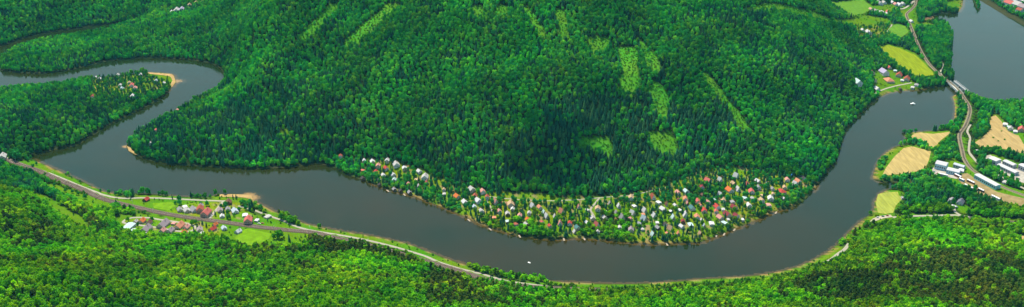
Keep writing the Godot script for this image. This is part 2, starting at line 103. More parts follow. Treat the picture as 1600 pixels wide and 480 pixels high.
const FIELDS := [
	["wheat_field", "large pale straw field on the point jutting into the river", "straw", [569.2,-1368.3,587.2,-1400.4,614.8,-1441.5,641.6,-1475.5,658.1,-1483.2,679.2,-1457.3,662.8,-1423.3,646.9,-1394.9,630.5,-1382.9,613.7,-1377.4,592.5,-1373.4]],
	["wheat_field", "small straw field just behind the large one on the point", "straw", [672.8,-1525.3,682.5,-1539.8,697.1,-1543.8,713,-1534.9,745.4,-1543,737.9,-1530.3,712.5,-1501.8,689.6,-1470.5,682.2,-1491.5,673.7,-1510.6]],
	["wheat_field", "wide tan field between the industrial yard and the small wooded hill", "tan", [756,-1480.3,785.3,-1511.1,814.4,-1545.1,824.5,-1570.8,837.4,-1595.8,845,-1596.3,842.7,-1569.2,836.5,-1530.9,839.2,-1514.1,842.7,-1506.1,834.2,-1470.5,843.4,-1447.5,831,-1421.8,816.5,-1433.1,800.3,-1452.5,777.3,-1469.6,759.8,-1465.3]],
	["hay_field", "pale green mown field beside the small river inlet", "pale", [543.9,-1310.3,557.6,-1314.6,574.3,-1314.1,570.8,-1299.5,572.8,-1289.7,553.8,-1265.2,541.8,-1242.1,530.4,-1240.1,522.2,-1247.3,530.7,-1280.1]],
	["rapeseed_field", "long yellow green field beside the single track railway", "yellow", [760.8,-1963.8,797.3,-1997.8,816.6,-1985.9,836.3,-1947.1,836.3,-1894.9,832.1,-1841,826.4,-1823,800.3,-1816.8,786.9,-1831.3,778.6,-1861.4,773.6,-1883.8,771.9,-1917]],
	["meadow", "bright green meadow at the top edge above the far village", "meadow", [712.1,-2193.2,842.4,-2314.5,848.9,-2248.3,806.6,-2190.5,758.8,-2135.9,741.7,-2178]],
	["meadow", "rounded green meadow left of the railway curve", "meadow", [842.1,-2114.8,866.8,-2147.1,886.9,-2141.7,879.2,-2100.7,849.1,-2057.2,836.7,-2062.4,822.2,-2078.4]],
	["meadow", "bright lawn below the railway beside the red roofed station house", "lawn", [-371.1,-1152.1,-363.2,-1187.3,-344.2,-1180.7,-325.8,-1172.2,-324.8,-1153.6,-337,-1121.8,-353.9,-1129.2]],
	["meadow", "mown lawn strip in the left village above the railway", "lawn", [-520.7,-1271.6,-495,-1277.7,-483.6,-1262.7,-489.5,-1244.3,-512.5,-1252.9]],
	["wheat_field", "sliver of straw field at the right edge beyond the pine hill", "straw", [675.6,-1162.1,703.4,-1159.5,689.4,-1132,675.1,-1140.4]],
	["beach", "sandy beach at the tip of the upper left peninsula", "sand", [-726.8,-1856.1,-698.9,-1848.8,-676.2,-1845.3,-667.3,-1835,-652.7,-1798.3,-651.1,-1769.6,-656.9,-1780.8,-661.1,-1806,-671.7,-1827.5,-694.2,-1835.1,-720,-1844.2]],
	["beach", "sandy spit beside the left village", "sand", [-439.5,-1307.9,-432.2,-1309,-398.8,-1308.3,-385.7,-1305,-380.4,-1290.8,-385.7,-1293.6,-397.7,-1296.7,-429,-1297.9]],
	["beach", "thin sandy rim at the nose of the wooded bend", "sand", [-641.1,-1509.7,-635.9,-1488,-625.8,-1468.4,-609.1,-1453.5,-604.2,-1451.4,-621,-1470.1,-630.3,-1485.8]],
	["paved_lot", "pale gravel lay-by beside the shore road near the pale field", "gravel", [500.8,-1218.9,508.7,-1228.9,520.8,-1235.6,535.7,-1235,535.2,-1226.3,521.4,-1225,508.6,-1218.8]],
	["yard", "bare sandy railway yard in front of the long depot", "dirt", [678.3,-1362.9,699.9,-1367.9,704.2,-1337.3,714.2,-1299.9,742,-1275.8,762.2,-1261,748.2,-1232.7,728.3,-1251,702.2,-1269.5,685.6,-1294.6,675.3,-1325.6]],
	["yard", "bare concrete yard around the white works buildings", "concrete", [753.7,-1432.7,764.5,-1434.3,767.5,-1413.9,786,-1368.4,791.1,-1338.9,778.3,-1312.7,760.9,-1335.5,753.4,-1371.5,746.7,-1400.8]],
	["yard", "concrete apron at the left end of the two part shed", "concrete", [645,-1374.5,658.3,-1393.6,665,-1383.2,683.9,-1357.6,675.6,-1349.1,657.2,-1363.4]],
	["garden_plot", "bare vegetable plot among the peninsula cottages", "dirt", [185.2,-1204,190.6,-1204.1,190.1,-1185.9,181.9,-1182.8]],
	["garden_plot", "bare earth strip behind the pink cottage at the forest edge", "tanearth", [-18.5,-1267.8,4.6,-1262.6,11,-1254.3,-9.2,-1257.3]],
	["mud_flat", "brown mud flat in the bay of the upper lake", "mud", [955.2,-2220.2,996.4,-2258.3,992.1,-2239.8,964.7,-2202,949.7,-2202.2]]
]
const WAYS := [
	["railway", "double track railway on brown ballast along the near bank", "rail2", 8.6, [-874.5,-1435.3,-829,-1419.6,-798.9,-1416,-748.7,-1391.9,-695.7,-1354.4,-645.2,-1320.6,-605.4,-1291.5,-562.9,-1266.1,-525,-1249.7,-486,-1233.4,-447.4,-1219.6,-398.9,-1206,-352,-1194.6,-323.4,-1191.6,-275.6,-1184.4,-242.4,-1169.6,-204.8,-1149.5,-168.7,-1133.2,-124.9,-1113.3,-88.7,-1093.7,-55,-1074,-24,-1056.3,15.8,-1042.2,63,-1037.3,117.9,-1035.2]],
	["railway", "single track railway curving across the bridge between river and lake", "rail1", 5.5, [996.4,-2368.8,976.3,-2322.2,954.2,-2287,927.9,-2244.9,914.5,-2200.7,890.5,-2104,864.1,-1995.7,846.2,-1903.7,842,-1853.2,842.2,-1805,844.8,-1755.8,835.4,-1700.5,826.8,-1658,811,-1620.3,782.2,-1568.5,758.7,-1533.7,746.6,-1507.5,729.5,-1457.1,717.1,-1418.1,713.3,-1376.4,727.1,-1324.3,747,-1286.5,766.7,-1251.9]],
	["railway", "railway embankment behind the pine hill at the right edge", "rail2", 8, [638.2,-1216.5,654.4,-1208.9,681.4,-1204.2,705.7,-1199.8,744.7,-1190.7]],
	["road", "pale shore road running along the river beside the double railway", "road", 3.9, [-839.4,-1421.7,-811.4,-1422.4,-794.5,-1417.1,-757.7,-1400.7,-718.2,-1378.6,-684,-1355.9,-650.6,-1333.3,-619.2,-1314.1,-603.8,-1303.7,-572.4,-1290.9,-540.3,-1292.9,-505.4,-1292.1,-468.4,-1287.7,-422.6,-1281.6]],
	["path", "footpath along the water past the last village trees", "road", 3.6, [-395.6,-1267,-371.7,-1255.9,-353.2,-1243.3,-334.1,-1230.7,-321.7,-1223.3,-297.1,-1203.9,-275.6,-1193.3,-244.9,-1183.3,-207.9,-1169.7,-171.3,-1153.4,-135.4,-1135.8,-113.2,-1122.9,-93.7,-1106.7,-68.1,-1091.6,-40.6,-1079.3,-20.1,-1067.4,-2.4,-1057.7,43.6,-1045.1]],
	["road", "short lane from the shore road down to the railway houses", "road", 4, [-420.5,-1284.2,-421.2,-1263.4,-422,-1246.8,-422.9,-1218.6]],
	["road", "oval concrete loop road around the left housing estate", "road", 3.6, [-514.6,-1195,-530.9,-1196.8,-537.2,-1202.1,-536,-1210.6,-527.6,-1219.1,-508.4,-1220.1,-488.6,-1214.1,-465.8,-1207.2,-445.8,-1199.9,-434.3,-1188.6,-436.5,-1175.8,-455.9,-1176.6,-481,-1186.6,-514.6,-1195]],
	["path", "white track emerging from the trees on the near right bank", "road", 4.5, [402.6,-1098.7,414.7,-1108.8,428.1,-1125,440.2,-1137,451.9,-1155]],
	["road", "country lane running behind the pine hill to the grey houses", "road", 4.5, [535.2,-1226.3,561.7,-1226.2,583.8,-1225.4,622,-1226.8,632.1,-1223.2,651.4,-1216.2]],
	["road", "short driveway to the dark roofed houses by the right lane", "road", 3.5, [630.8,-1224.3,627.7,-1238.3,631.9,-1252.7]],
	["path", "dirt path descending beside the single track railway", "road", 3, [793.1,-1573.3,774.1,-1542.1,765.5,-1512,750.9,-1480.7,736.9,-1447.9,732.6,-1416.7]],
	["road", "pale lane along the front of the bay village", "road", 3.6, [678.6,-1725.8,690.5,-1739.6,710.7,-1755.9,734,-1770.1,771,-1787.5]],
	["path", "winding dirt path down through the peninsula gardens", "road", 2.6, [126.3,-1268.9,118.9,-1255.6,111.5,-1240.6,115,-1225.7,115.5,-1208]],
	["path", "narrow path between the lawns of the middle peninsula", "road", 2.2, [-34.4,-1280.7,-36.1,-1270.8,-29.3,-1254.5,-30.9,-1238.9]],
	["road", "forest road along the foot of the big hill behind the cottages", "road", 2.0, [-37.3,-1284,0,-1271.4,45.9,-1262.3,91.9,-1263.6,133.8,-1269.8,176.3,-1278.6,226,-1301.8]],
	["road", "pale road bending beside the far end of the single railway", "road", 5, [1013.3,-2380.3,982.9,-2349.1,957.5,-2313.5,931.2,-2283.9,903.8,-2272.6]],
	["path", "winding pale path through the far meadow", "road", 3, [856.2,-2142.3,840.4,-2110,822.2,-2078.4]],
	["road", "access road between the works and the depot", "road", 4, [735.6,-1442.6,732.2,-1401.7,739.1,-1372.5,750.7,-1334.1,762.9,-1296.2]],
	["path", "gravel track through the shoreline trees by the lake", "road", 3, [878.3,-1911.1,868.4,-1879.8,850.1,-1847.6,842.6,-1819.1]]
]
const HOUSES := [
	[-183.3, -1369.6, 6.4, 7.7, 0.50, "white", "white", "g", 1, "cottage", "white roofed cottage among the peninsula cottages, fifth such from the left", "peninsula"],
	[-132.1, -1348.7, 9.8, 11.8, -0.04, "pale", "white", "g", 1, "cottage", "pale grey roofed cottage among the peninsula cottages, second such from the left", "peninsula"],
	[-80.6, -1289.3, 7.5, 9, 0.57, "orange", "cream", "g", 1, "cottage", "orange roofed cottage among the peninsula cottages, first such from the left", "peninsula"],
	[-68.7, -1273.6, 7.4, 8.9, 0.40, "white", "cream", "g", 1, "cottage", "white roofed cottage among the peninsula cottages, eighth such from the left", "peninsula"],
	[-49.1, -1273.1, 8.2, 9.8, 0.47, "white", "white", "g", 1, "cottage", "white roofed cottage among the peninsula cottages, ninth such from the left", "peninsula"],
	[-59.3, -1300.4, 8.3, 10, 0.45, "pale", "cream", "g", 1, "cottage", "pale grey roofed cottage among the peninsula cottages, third such from the left", "peninsula"],
	[-43.1, -1293.3, 6.8, 8.1, 0.26, "pink", "white", "g", 1, "cottage", "pink roofed cottage among the peninsula cottages, third such from the left", "peninsula"],
	[-24, -1267.3, 5.9, 7.1, 0.53, "pink", "white", "a", 1, "a_frame_cottage", "pink roofed A-frame cottage among the peninsula cottages, first such from the left", "peninsula"],
	[-1.8, -1257.7, 8.8, 10.6, 0.06, "tan", "cream", "g", 1, "cottage", "tan roofed cottage among the peninsula cottages, second such from the left", "peninsula"],
	[29.2, -1249, 5.8, 7, 0.57, "white", "white", "a", 1, "a_frame_cottage", "white roofed A-frame cottage among the peninsula cottages, second such from the left", "peninsula"],
	[39.1, -1245, 5.8, 7, 0.43, "salmon", "white", "g", 1, "cottage", "salmon roofed cottage among the peninsula cottages, first such from the left", "peninsula"],
	[69.6, -1234.6, 5.8, 7, 0.69, "salmon", "cream", "a", 1, "a_frame_cottage", "salmon roofed A-frame cottage among the peninsula cottages, left of two", "peninsula"],
	[48.4, -1223.1, 5.8, 6.9, 0.48, "white", "cream", "a", 1, "a_frame_cottage", "white roofed A-frame cottage among the peninsula cottages, third such from the left", "peninsula"],
	[66.6, -1206.4, 5.7, 6.8, 0.00, "pink", "white", "a", 1, "a_frame_cottage", "pink roofed A-frame cottage among the peninsula cottages, second such from the left", "peninsula"],
	[79.9, -1206.6, 5.7, 6.8, -0.08, "red", "white", "g", 1, "cottage", "red roofed cottage among the peninsula cottages, fourth such from the left", "peninsula"],
	[90, -1196.6, 6.4, 7.7, 0.35, "teal", "cream", "g", 1, "cottage", "teal roofed cottage among the peninsula cottages, left of two", "peninsula"],
	[21.5, -1218, 5, 6, 0.13, "orange", "white", "g", 1, "cottage", "orange roofed cottage among the peninsula cottages, second such from the left", "peninsula"],
	[10.8, -1228.5, 5.8, 6.9, -0.08, "pink", "white", "g", 1, "cottage", "pink roofed cottage among the peninsula cottages, fifth such from the left", "peninsula"],
	[52.2, -1200.9, 4.3, 5.1, 0.43, "red", "white", "g", 1, "cottage", "red roofed cottage among the peninsula cottages, third such from the left", "peninsula"],
	[121.5, -1240.7, 7.3, 8.8, -0.09, "tan", "white", "g", 1, "cottage", "tan roofed cottage among the peninsula cottages, third such from the left", "peninsula"],
	[112.7, -1218.3, 6.5, 7.8, 0.16, "pale", "cream", "g", 1, "cottage", "pale grey roofed cottage among the peninsula cottages, eighth such from the left", "peninsula"],
	[171.4, -1267.5, 7.4, 8.9, -0.10, "tan", "white", "g", 1, "cottage", "tan roofed cottage among the peninsula cottages, fourth such from the left", "peninsula"],
	[152, -1246.9, 5.1, 6.2, 0.09, "white", "white", "a", 1, "a_frame_cottage", "white roofed A-frame cottage among the peninsula cottages, fifth such from the left", "peninsula"],
	[-43.8, -1247.3, 5.9, 7, 0.33, "pale", "white", "g", 1, "cottage", "pale grey roofed cottage among the peninsula cottages, fourth such from the left", "peninsula"],
	[-18.2, -1243.4, 5.1, 6.1, 0.34, "pink", "white", "g", 1, "cottage", "pink roofed cottage among the peninsula cottages, fourth such from the left", "peninsula"],
	[-54.3, -1260.2, 5.2, 6.2, 0.28, "blue", "white", "g", 1, "cottage", "pale blue roofed cottage among the peninsula cottages", "peninsula"],
	[148.1, -1195.5, 5, 6, 0.05, "white", "cream", "g", 1, "cottage", "white roofed cottage among the peninsula cottages, twelfth such from the left", "peninsula"],
	[153.9, -1219.4, 6.5, 7.8, 0.32, "grey", "cream", "a", 1, "a_frame_cottage", "grey roofed A-frame cottage among the peninsula cottages, third such from the left", "peninsula"],
	[169.4, -1230.2, 5.8, 7, 0.67, "white", "cream", "a", 1, "a_frame_cottage", "white roofed A-frame cottage among the peninsula cottages, sixth such from the left", "peninsula"],
	[187.3, -1236.8, 5.9, 7, 0.44, "white", "cream", "a", 1, "a_frame_cottage", "white roofed A-frame cottage among the peninsula cottages, eighth such from the left", "peninsula"],
	[184, -1216.3, 6.5, 7.8, 0.67, "blue", "cream", "a", 1, "a_frame_cottage", "pale blue roofed A-frame cottage among the peninsula cottages, left of two", "peninsula"],
	[199.3, -1224.5, 5.8, 7, 0.32, "white", "white", "a", 1, "a_frame_cottage", "white roofed A-frame cottage among the peninsula cottages, ninth such from the left", "peninsula"],
	[176.2, -1202.5, 5, 6, 0.69, "white", "white", "a", 1, "a_frame_cottage", "white roofed A-frame cottage among the peninsula cottages, seventh such from the left", "peninsula"],
	[163.5, -1190.6, 7.1, 8.5, -0.10, "mauve", "cream", "g", 1, "cottage", "mauve grey roofed cottage among the peninsula cottages", "peninsula"],
	[203.3, -1271.4, 6.7, 8.1, 0.29, "brick", "white", "a", 1, "a_frame_cottage", "brick red roofed A-frame cottage among the peninsula cottages", "peninsula"],
	[214.1, -1241, 7.4, 8.8, 0.58, "white", "cream", "g", 1, "cottage", "white roofed cottage among the peninsula cottages, thirteenth such from the left", "peninsula"],
	[241.8, -1287, 6.8, 8.2, 0.19, "pink", "cream", "g", 1, "cottage", "pink roofed cottage among the peninsula cottages, seventh such from the left", "peninsula"],
	[254.8, -1291.9, 6.9, 8.2, 0.35, "cyan", "white", "g", 1, "cottage", "pale cyan roofed cottage among the peninsula cottages, second such from the left", "peninsula"],
	[250.5, -1270.2, 6.8, 8.1, -0.10, "salmon", "white", "g", 1, "cottage", "salmon roofed cottage among the peninsula cottages, fourth such from the left", "peninsula"],
	[267.1, -1264.2, 7.5, 9, 0.07, "rose", "cream", "g", 1, "cottage", "rose red roofed cottage among the peninsula cottages, second such from the left", "peninsula"],
	[255.8, -1246.1, 7.4, 8.9, 0.30, "teal", "white", "g", 1, "cottage", "teal roofed cottage among the peninsula cottages, right of two", "peninsula"],
	[281.7, -1263.4, 6, 7.2, 0.60, "pink", "white", "g", 1, "cottage", "pink roofed cottage among the peninsula cottages, eighth such from the left", "peninsula"],
	[272.1, -1240.1, 7.4, 8.9, 0.01, "red", "cream", "g", 1, "cottage", "red roofed cottage among the peninsula cottages, fifth such from the left", "peninsula"],
	[243.8, -1227.2, 6.6, 7.9, 0.00, "white", "white", "a", 1, "a_frame_cottage", "white roofed A-frame cottage among the peninsula cottages, tenth such from the left", "peninsula"],
	[259.3, -1223, 7.3, 8.8, -0.02, "salmon", "white", "g", 1, "cottage", "salmon roofed cottage among the peninsula cottages, fifth such from the left", "peninsula"],
	[225.4, -1218.6, 6.5, 7.8, 0.09, "cyan", "cream", "a", 1, "a_frame_cottage", "pale cyan roofed A-frame cottage among the peninsula cottages, third such from the left", "peninsula"],
	[293, -1327.1, 7.8, 9.4, 0.60, "rose", "white", "g", 1, "cottage", "rose red roofed cottage among the peninsula cottages, third such from the left", "peninsula"],
	[312.1, -1331.4, 5.5, 6.6, 0.58, "white", "white", "a", 1, "a_frame_cottage", "white roofed A-frame cottage among the peninsula cottages, eleventh such from the left", "peninsula"],
	[339.1, -1345.9, 6.4, 7.6, 0.63, "white", "white", "a", 1, "a_frame_cottage", "white roofed A-frame cottage among the peninsula cottages, thirteenth such from the left", "peninsula"],
	[320.6, -1301.4, 9.3, 11.1, 0.37, "orange", "white", "g", 1, "cottage", "orange roofed cottage among the peninsula cottages, third such from the left", "peninsula"],
	[333.4, -1303.9, 6.2, 7.4, 0.26, "white", "white", "a", 1, "a_frame_cottage", "white roofed A-frame cottage among the peninsula cottages, fourteenth such from the left", "peninsula"],
	[352.3, -1299.2, 7.8, 9.3, -0.02, "rose", "white", "g", 1, "cottage", "rose red roofed cottage among the peninsula cottages, fifth such from the left", "peninsula"],
	[303.7, -1287, 5.4, 6.4, 0.58, "white", "cream", "a", 1, "a_frame_cottage", "white roofed A-frame cottage among the peninsula cottages, twelfth such from the left", "peninsula"],
	[292.5, -1251.9, 7.5, 9, 0.32, "red", "white", "g", 1, "cottage", "red roofed cottage among the peninsula cottages, sixth such from the left", "peninsula"],
	[305.2, -1270.5, 6.8, 8.2, -0.10, "tan", "white", "g", 1, "cottage", "tan roofed cottage among the peninsula cottages, fifth such from the left", "peninsula"],
	[317.5, -1252.6, 7.5, 9, 0.55, "maroon", "cream", "g", 1, "cottage", "maroon roofed cottage among the peninsula cottages, fourth such from the left", "peninsula"],
	[303.7, -1233.4, 8.2, 9.8, 0.52, "maroon", "cream", "g", 1, "cottage", "maroon roofed cottage among the peninsula cottages, third such from the left", "peninsula"],
	[292, -1224.2, 7.4, 8.8, 0.48, "pink", "cream", "g", 1, "cottage", "pink roofed cottage among the peninsula cottages, ninth such from the left", "peninsula"],
	[316.2, -1232, 6.7, 8, 0.53, "maroon", "white", "g", 1, "cottage", "maroon roofed cottage among the peninsula cottages, fifth such from the left", "peninsula"],
	[340.3, -1260.4, 6.8, 8.2, 0.12, "white", "white", "g", 1, "cottage", "white roofed cottage among the peninsula cottages, sixteenth such from the left", "peninsula"],
	[365.5, -1311.9, 6.3, 7.5, 0.01, "grey", "white", "g", 1, "cottage", "grey roofed cottage among the peninsula cottages, second such from the left", "peninsula"],
	[362.4, -1276.4, 6.9, 8.3, 0.19, "tan", "white", "g", 1, "cottage", "tan roofed cottage among the peninsula cottages, seventh such from the left", "peninsula"],
	[377.1, -1283.4, 7.7, 9.3, -0.10, "white", "white", "g", 1, "cottage", "white roofed cottage among the peninsula cottages, eighteenth such from the left", "peninsula"],
	[397.4, -1304.9, 11, 13.2, 0.43, "red", "cream", "h", 1, "house", "red roofed house among the peninsula cottages", "peninsula"],
	[425, -1330.7, 6.4, 7.7, 0.44, "white", "white", "a", 1, "a_frame_cottage", "white roofed A-frame cottage among the peninsula cottages, sixteenth such from the left", "peninsula"],
	[432.7, -1341.5, 7.3, 8.7, 0.47, "salmon", "white", "g", 1, "cottage", "salmon roofed cottage among the peninsula cottages, seventh such from the left", "peninsula"],
	[442.6, -1352.9, 6.5, 7.8, 0.59, "dark", "white", "g", 1, "cottage", "dark roofed cottage among the peninsula cottages, right of two", "peninsula"],
	[416.1, -1341.8, 6.4, 7.7, -0.09, "pink", "white", "g", 1, "cottage", "pink roofed cottage among the peninsula cottages, tenth such from the left", "peninsula"],
	[426, -1358.1, 4.1, 5.7, 0.43, "bright_blue", "white", "f", 1, "shed", "bright blue roofed shed among the peninsula cottages", "peninsula"],
	[234, -1198.2, 5.8, 6.9, 0.53, "white", "white", "g", 1, "cottage", "white roofed cottage among the peninsula cottages, fifteenth such from the left", "peninsula"],
	[247.2, -1203.3, 6.5, 9.1, 0.12, "cyan", "white", "f", 1, "shed", "pale cyan roofed shed among the peninsula cottages, second such from the left", "peninsula"],
	[277.5, -1208.8, 6.6, 9.2, -0.01, "white", "white", "f", 1, "shed", "white roofed shed among the peninsula cottages, seventh such from the left", "peninsula"],
	[265.6, -1201.5, 5.1, 6.1, 0.11, "blue", "cream", "a", 1, "a_frame_cottage", "pale blue roofed A-frame cottage among the peninsula cottages, right of two", "peninsula"],
	[296.1, -1212.6, 5.9, 8.2, 0.59, "cyan", "cream", "f", 1, "shed", "pale cyan roofed shed among the peninsula cottages, third such from the left", "peninsula"],
	[289.4, -1239.8, 5.2, 6.2, -0.10, "rose", "white", "g", 1, "cottage", "rose red roofed cottage among the peninsula cottages, fourth such from the left", "peninsula"],
	[212.5, -1202.8, 5, 6, 0.48, "dark", "white", "g", 1, "cottage", "dark roofed cottage among the peninsula cottages, left of two", "peninsula"],
	[232.9, -1251.8, 4.5, 5.3, 0.37, "white", "white", "g", 1, "cottage", "white roofed cottage among the peninsula cottages, fourteenth such from the left", "peninsula"],
	[300.6, -1245.9, 4.5, 6.3, -0.10, "pale", "white", "f", 1, "shed", "pale grey roofed shed among the peninsula cottages, fifth such from the left", "peninsula"],
	[323.6, -1223.9, 4.4, 6.2, -0.03, "white", "white", "f", 1, "shed", "white roofed shed among the peninsula cottages, eighth such from the left", "peninsula"],
	[303.2, -1221, 3.7, 5.2, 0.05, "pale", "white", "f", 1, "shed", "pale grey roofed shed among the peninsula cottages, sixth such from the left", "peninsula"],
	[264.6, -1217, 4.4, 6.1, 0.17, "pale", "white", "f", 1, "shed", "pale grey roofed shed among the peninsula cottages, fourth such from the left", "peninsula"],
	[237.6, -1240.2, 4.4, 6.2, 0.55, "white", "cream", "f", 1, "shed", "white roofed shed among the peninsula cottages, sixth such from the left", "peninsula"],
	[201.6, -1207.3, 4.3, 6, -0.01, "white", "cream", "f", 1, "shed", "white roofed shed among the peninsula cottages, third such from the left", "peninsula"],
	[338.9, -1280.3, 5.4, 7.5, 0.11, "cyan", "white", "f", 1, "shed", "pale cyan roofed shed among the peninsula cottages, fourth such from the left", "peninsula"],
	[350, -1279.7, 4.6, 5.5, 0.57, "pale", "cream", "g", 1, "cottage", "pale grey roofed cottage among the peninsula cottages, eleventh such from the left", "peninsula"],
	[-233.7, -1415.2, 5.2, 6.2, 0.14, "white", "cream", "g", 1, "cottage", "white roofed cottage among the peninsula cottages, first such from the left", "peninsula"],
	[-219.7, -1409.2, 6.6, 7.9, 0.32, "white", "cream", "g", 1, "cottage", "white roofed cottage among the peninsula cottages, second such from the left", "peninsula"],
	[-209.4, -1398, 6.6, 7.9, 0.05, "pink", "cream", "g", 1, "cottage", "pink roofed cottage among the peninsula cottages, first such from the left", "peninsula"],
	[-196.2, -1388.5, 6.5, 7.8, 0.53, "red", "white", "g", 1, "cottage", "red roofed cottage among the peninsula cottages, second such from the left", "peninsula"],
	[-195.8, -1404.8, 6.6, 7.9, -0.08, "white", "cream", "g", 1, "cottage", "white roofed cottage among the peninsula cottages, fourth such from the left", "peninsula"],
	[-180.4, -1392, 9.4, 11.3, 0.30, "pale", "white", "g", 1, "cottage", "pale grey roofed cottage among the peninsula cottages, first such from the left", "peninsula"],
	[-166.2, -1379.3, 6.5, 7.7, 0.24, "white", "cream", "g", 1, "cottage", "white roofed cottage among the peninsula cottages, sixth such from the left", "peninsula"],
	[-198.1, -1369.3, 5.7, 6.9, 0.39, "white", "white", "g", 1, "cottage", "white roofed cottage among the peninsula cottages, third such from the left", "peninsula"],
	[-211.7, -1383.2, 5.1, 6.1, -0.07, "red", "white", "g", 1, "cottage", "red roofed cottage among the peninsula cottages, first such from the left", "peninsula"],
	[-142.2, -1365, 6.4, 7.7, 0.59, "white", "white", "g", 1, "cottage", "white roofed cottage among the peninsula cottages, seventh such from the left", "peninsula"],
	[-273.4, -1430.1, 5.2, 6.3, 0.12, "brick", "white", "g", 1, "cottage", "brick red roofed cottage among the peninsula cottages, first such from the left", "peninsula"],
	[-145.7, -1347.2, 4.2, 5.9, -0.01, "tan", "cream", "f", 1, "shed", "tan roofed shed among the peninsula cottages, left of two", "peninsula"],
	[-100, -1299.2, 4.5, 6.4, -0.10, "pale", "cream", "f", 1, "shed", "pale grey roofed shed among the peninsula cottages, first such from the left", "peninsula"],
	[106.8, -1237.6, 4.4, 6.1, 0.49, "pale", "cream", "f", 1, "shed", "pale grey roofed shed among the peninsula cottages, second such from the left", "peninsula"],
	[131.8, -1233.2, 4.4, 6.1, 0.15, "white", "white", "f", 1, "shed", "white roofed shed among the peninsula cottages, first such from the left", "peninsula"],
	[406.2, -1317.6, 5.5, 6.9, -0.09, "tan", "cream", "g", 1, "cottage", "tan roofed cottage among the peninsula cottages, ninth such from the left", "peninsula"],
	[277.7, -1283.2, 4.6, 5.7, 0.42, "brown", "timber", "g", 1, "cottage", "brown roofed cottage among the peninsula cottages", "peninsula"],
	[211.4, -1181.4, 3.5, 4.4, 0.10, "salmon", "white", "g", 1, "cottage", "salmon roofed cottage among the peninsula cottages, third such from the left", "peninsula"],
	[191.8, -1178.3, 5.7, 7.1, 0.29, "cyan", "timber", "a", 1, "a_frame_cottage", "pale cyan roofed A-frame cottage among the peninsula cottages, second such from the left", "peninsula"],
	[396.6, -1286, 3.9, 4.9, 0.56, "white", "cream", "g", 1, "cottage", "white roofed cottage among the peninsula cottages, nineteenth such from the left", "peninsula"],
	[143.7, -1215, 4.3, 5.4, 0.28, "salmon", "cream", "g", 1, "cottage", "salmon roofed cottage among the peninsula cottages, second such from the left", "peninsula"],
	[240.1, -1269.5, 3.8, 4.7, -0.08, "brown", "cream", "f", 1, "shed", "brown roofed shed among the peninsula cottages", "peninsula"],
	[351.3, -1320.9, 4.7, 5.9, 0.39, "rose", "white", "a", 1, "a_frame_cottage", "rose red roofed A-frame cottage among the peninsula cottages, third such from the left", "peninsula"],
	[227.1, -1181.5, 4.3, 5.3, 0.02, "salmon", "cream", "a", 1, "a_frame_cottage", "salmon roofed A-frame cottage among the peninsula cottages, right of two", "peninsula"],
	[269, -1253.7, 4.5, 5.6, 0.24, "salmon", "white", "g", 1, "cottage", "salmon roofed cottage among the peninsula cottages, sixth such from the left", "peninsula"],
	[386.3, -1310.5, 4.7, 5.9, 0.10, "grey", "white", "g", 1, "cottage", "grey roofed cottage among the peninsula cottages, third such from the left", "peninsula"],
	[173.9, -1247.5, 5.1, 6.4, 0.50, "white", "cream", "f", 1, "shed", "white roofed shed among the peninsula cottages, second such from the left", "peninsula"],
	[179.4, -1191.9, 4.3, 5.3, -0.03, "pale", "white", "f", 1, "shed", "pale grey roofed shed among the peninsula cottages, third such from the left", "peninsula"],
	[237.7, -1210.8, 5.1, 6.3, -0.08, "maroon", "timber", "g", 1, "cottage", "maroon roofed cottage among the peninsula cottages, first such from the left", "peninsula"],
	[147, -1231.6, 4.4, 5.5, 0.24, "grey", "cream", "a", 1, "a_frame_cottage", "grey roofed A-frame cottage among the peninsula cottages, second such from the left", "peninsula"],
	[330.3, -1321.5, 6.3, 7.8, 0.39, "tan", "timber", "g", 1, "cottage", "tan roofed cottage among the peninsula cottages, sixth such from the left", "peninsula"],
	[221.4, -1254.5, 4.5, 5.6, 0.20, "brown", "white", "a", 1, "a_frame_cottage", "brown roofed A-frame cottage among the peninsula cottages, left of two", "peninsula"],
	[370.6, -1266.9, 6.1, 7.7, 0.13, "pink", "white", "f", 1, "shed", "pink roofed shed among the peninsula cottages", "peninsula"],
	[366.4, -1290.1, 3.9, 4.8, 0.60, "tan", "white", "f", 1, "shed", "tan roofed shed among the peninsula cottages, right of two", "peninsula"],
	[293, -1269.7, 3.8, 4.7, 0.59, "cyan", "timber", "g", 1, "cottage", "pale cyan roofed cottage among the peninsula cottages, third such from the left", "peninsula"],
	[224.4, -1236.4, 4.4, 5.5, 0.14, "white", "timber", "f", 1, "shed", "white roofed shed among the peninsula cottages, fifth such from the left", "peninsula"],
	[257, -1182.3, 4.3, 5.4, 0.34, "tan", "timber", "a", 1, "a_frame_cottage", "tan roofed A-frame cottage among the peninsula cottages, right of two", "peninsula"],
	[251.3, -1258, 4.5, 5.6, 0.17, "pink", "timber", "a", 1, "a_frame_cottage", "pink roofed A-frame cottage among the peninsula cottages, fourth such from the left", "peninsula"],
	[217.5, -1193.6, 5.7, 7.2, 0.69, "tan", "cream", "a", 1, "a_frame_cottage", "tan roofed A-frame cottage among the peninsula cottages, left of two", "peninsula"],
	[184.4, -1227.3, 4.4, 5.5, 0.07, "salmon", "cream", "f", 1, "shed", "salmon roofed shed among the peninsula cottages, right of two", "peninsula"],
	[381.2, -1321.5, 4.7, 5.9, 0.55, "white", "timber", "a", 1, "a_frame_cottage", "white roofed A-frame cottage among the peninsula cottages, fifteenth such from the left", "peninsula"],
	[200.9, -1195, 5.7, 7.1, 0.52, "grey", "timber", "g", 1, "cottage", "grey roofed cottage among the peninsula cottages, first such from the left", "peninsula"],
	[383.7, -1295.5, 3.9, 4.9, -0.04, "tan", "white", "g", 1, "cottage", "tan roofed cottage among the peninsula cottages, eighth such from the left", "peninsula"],
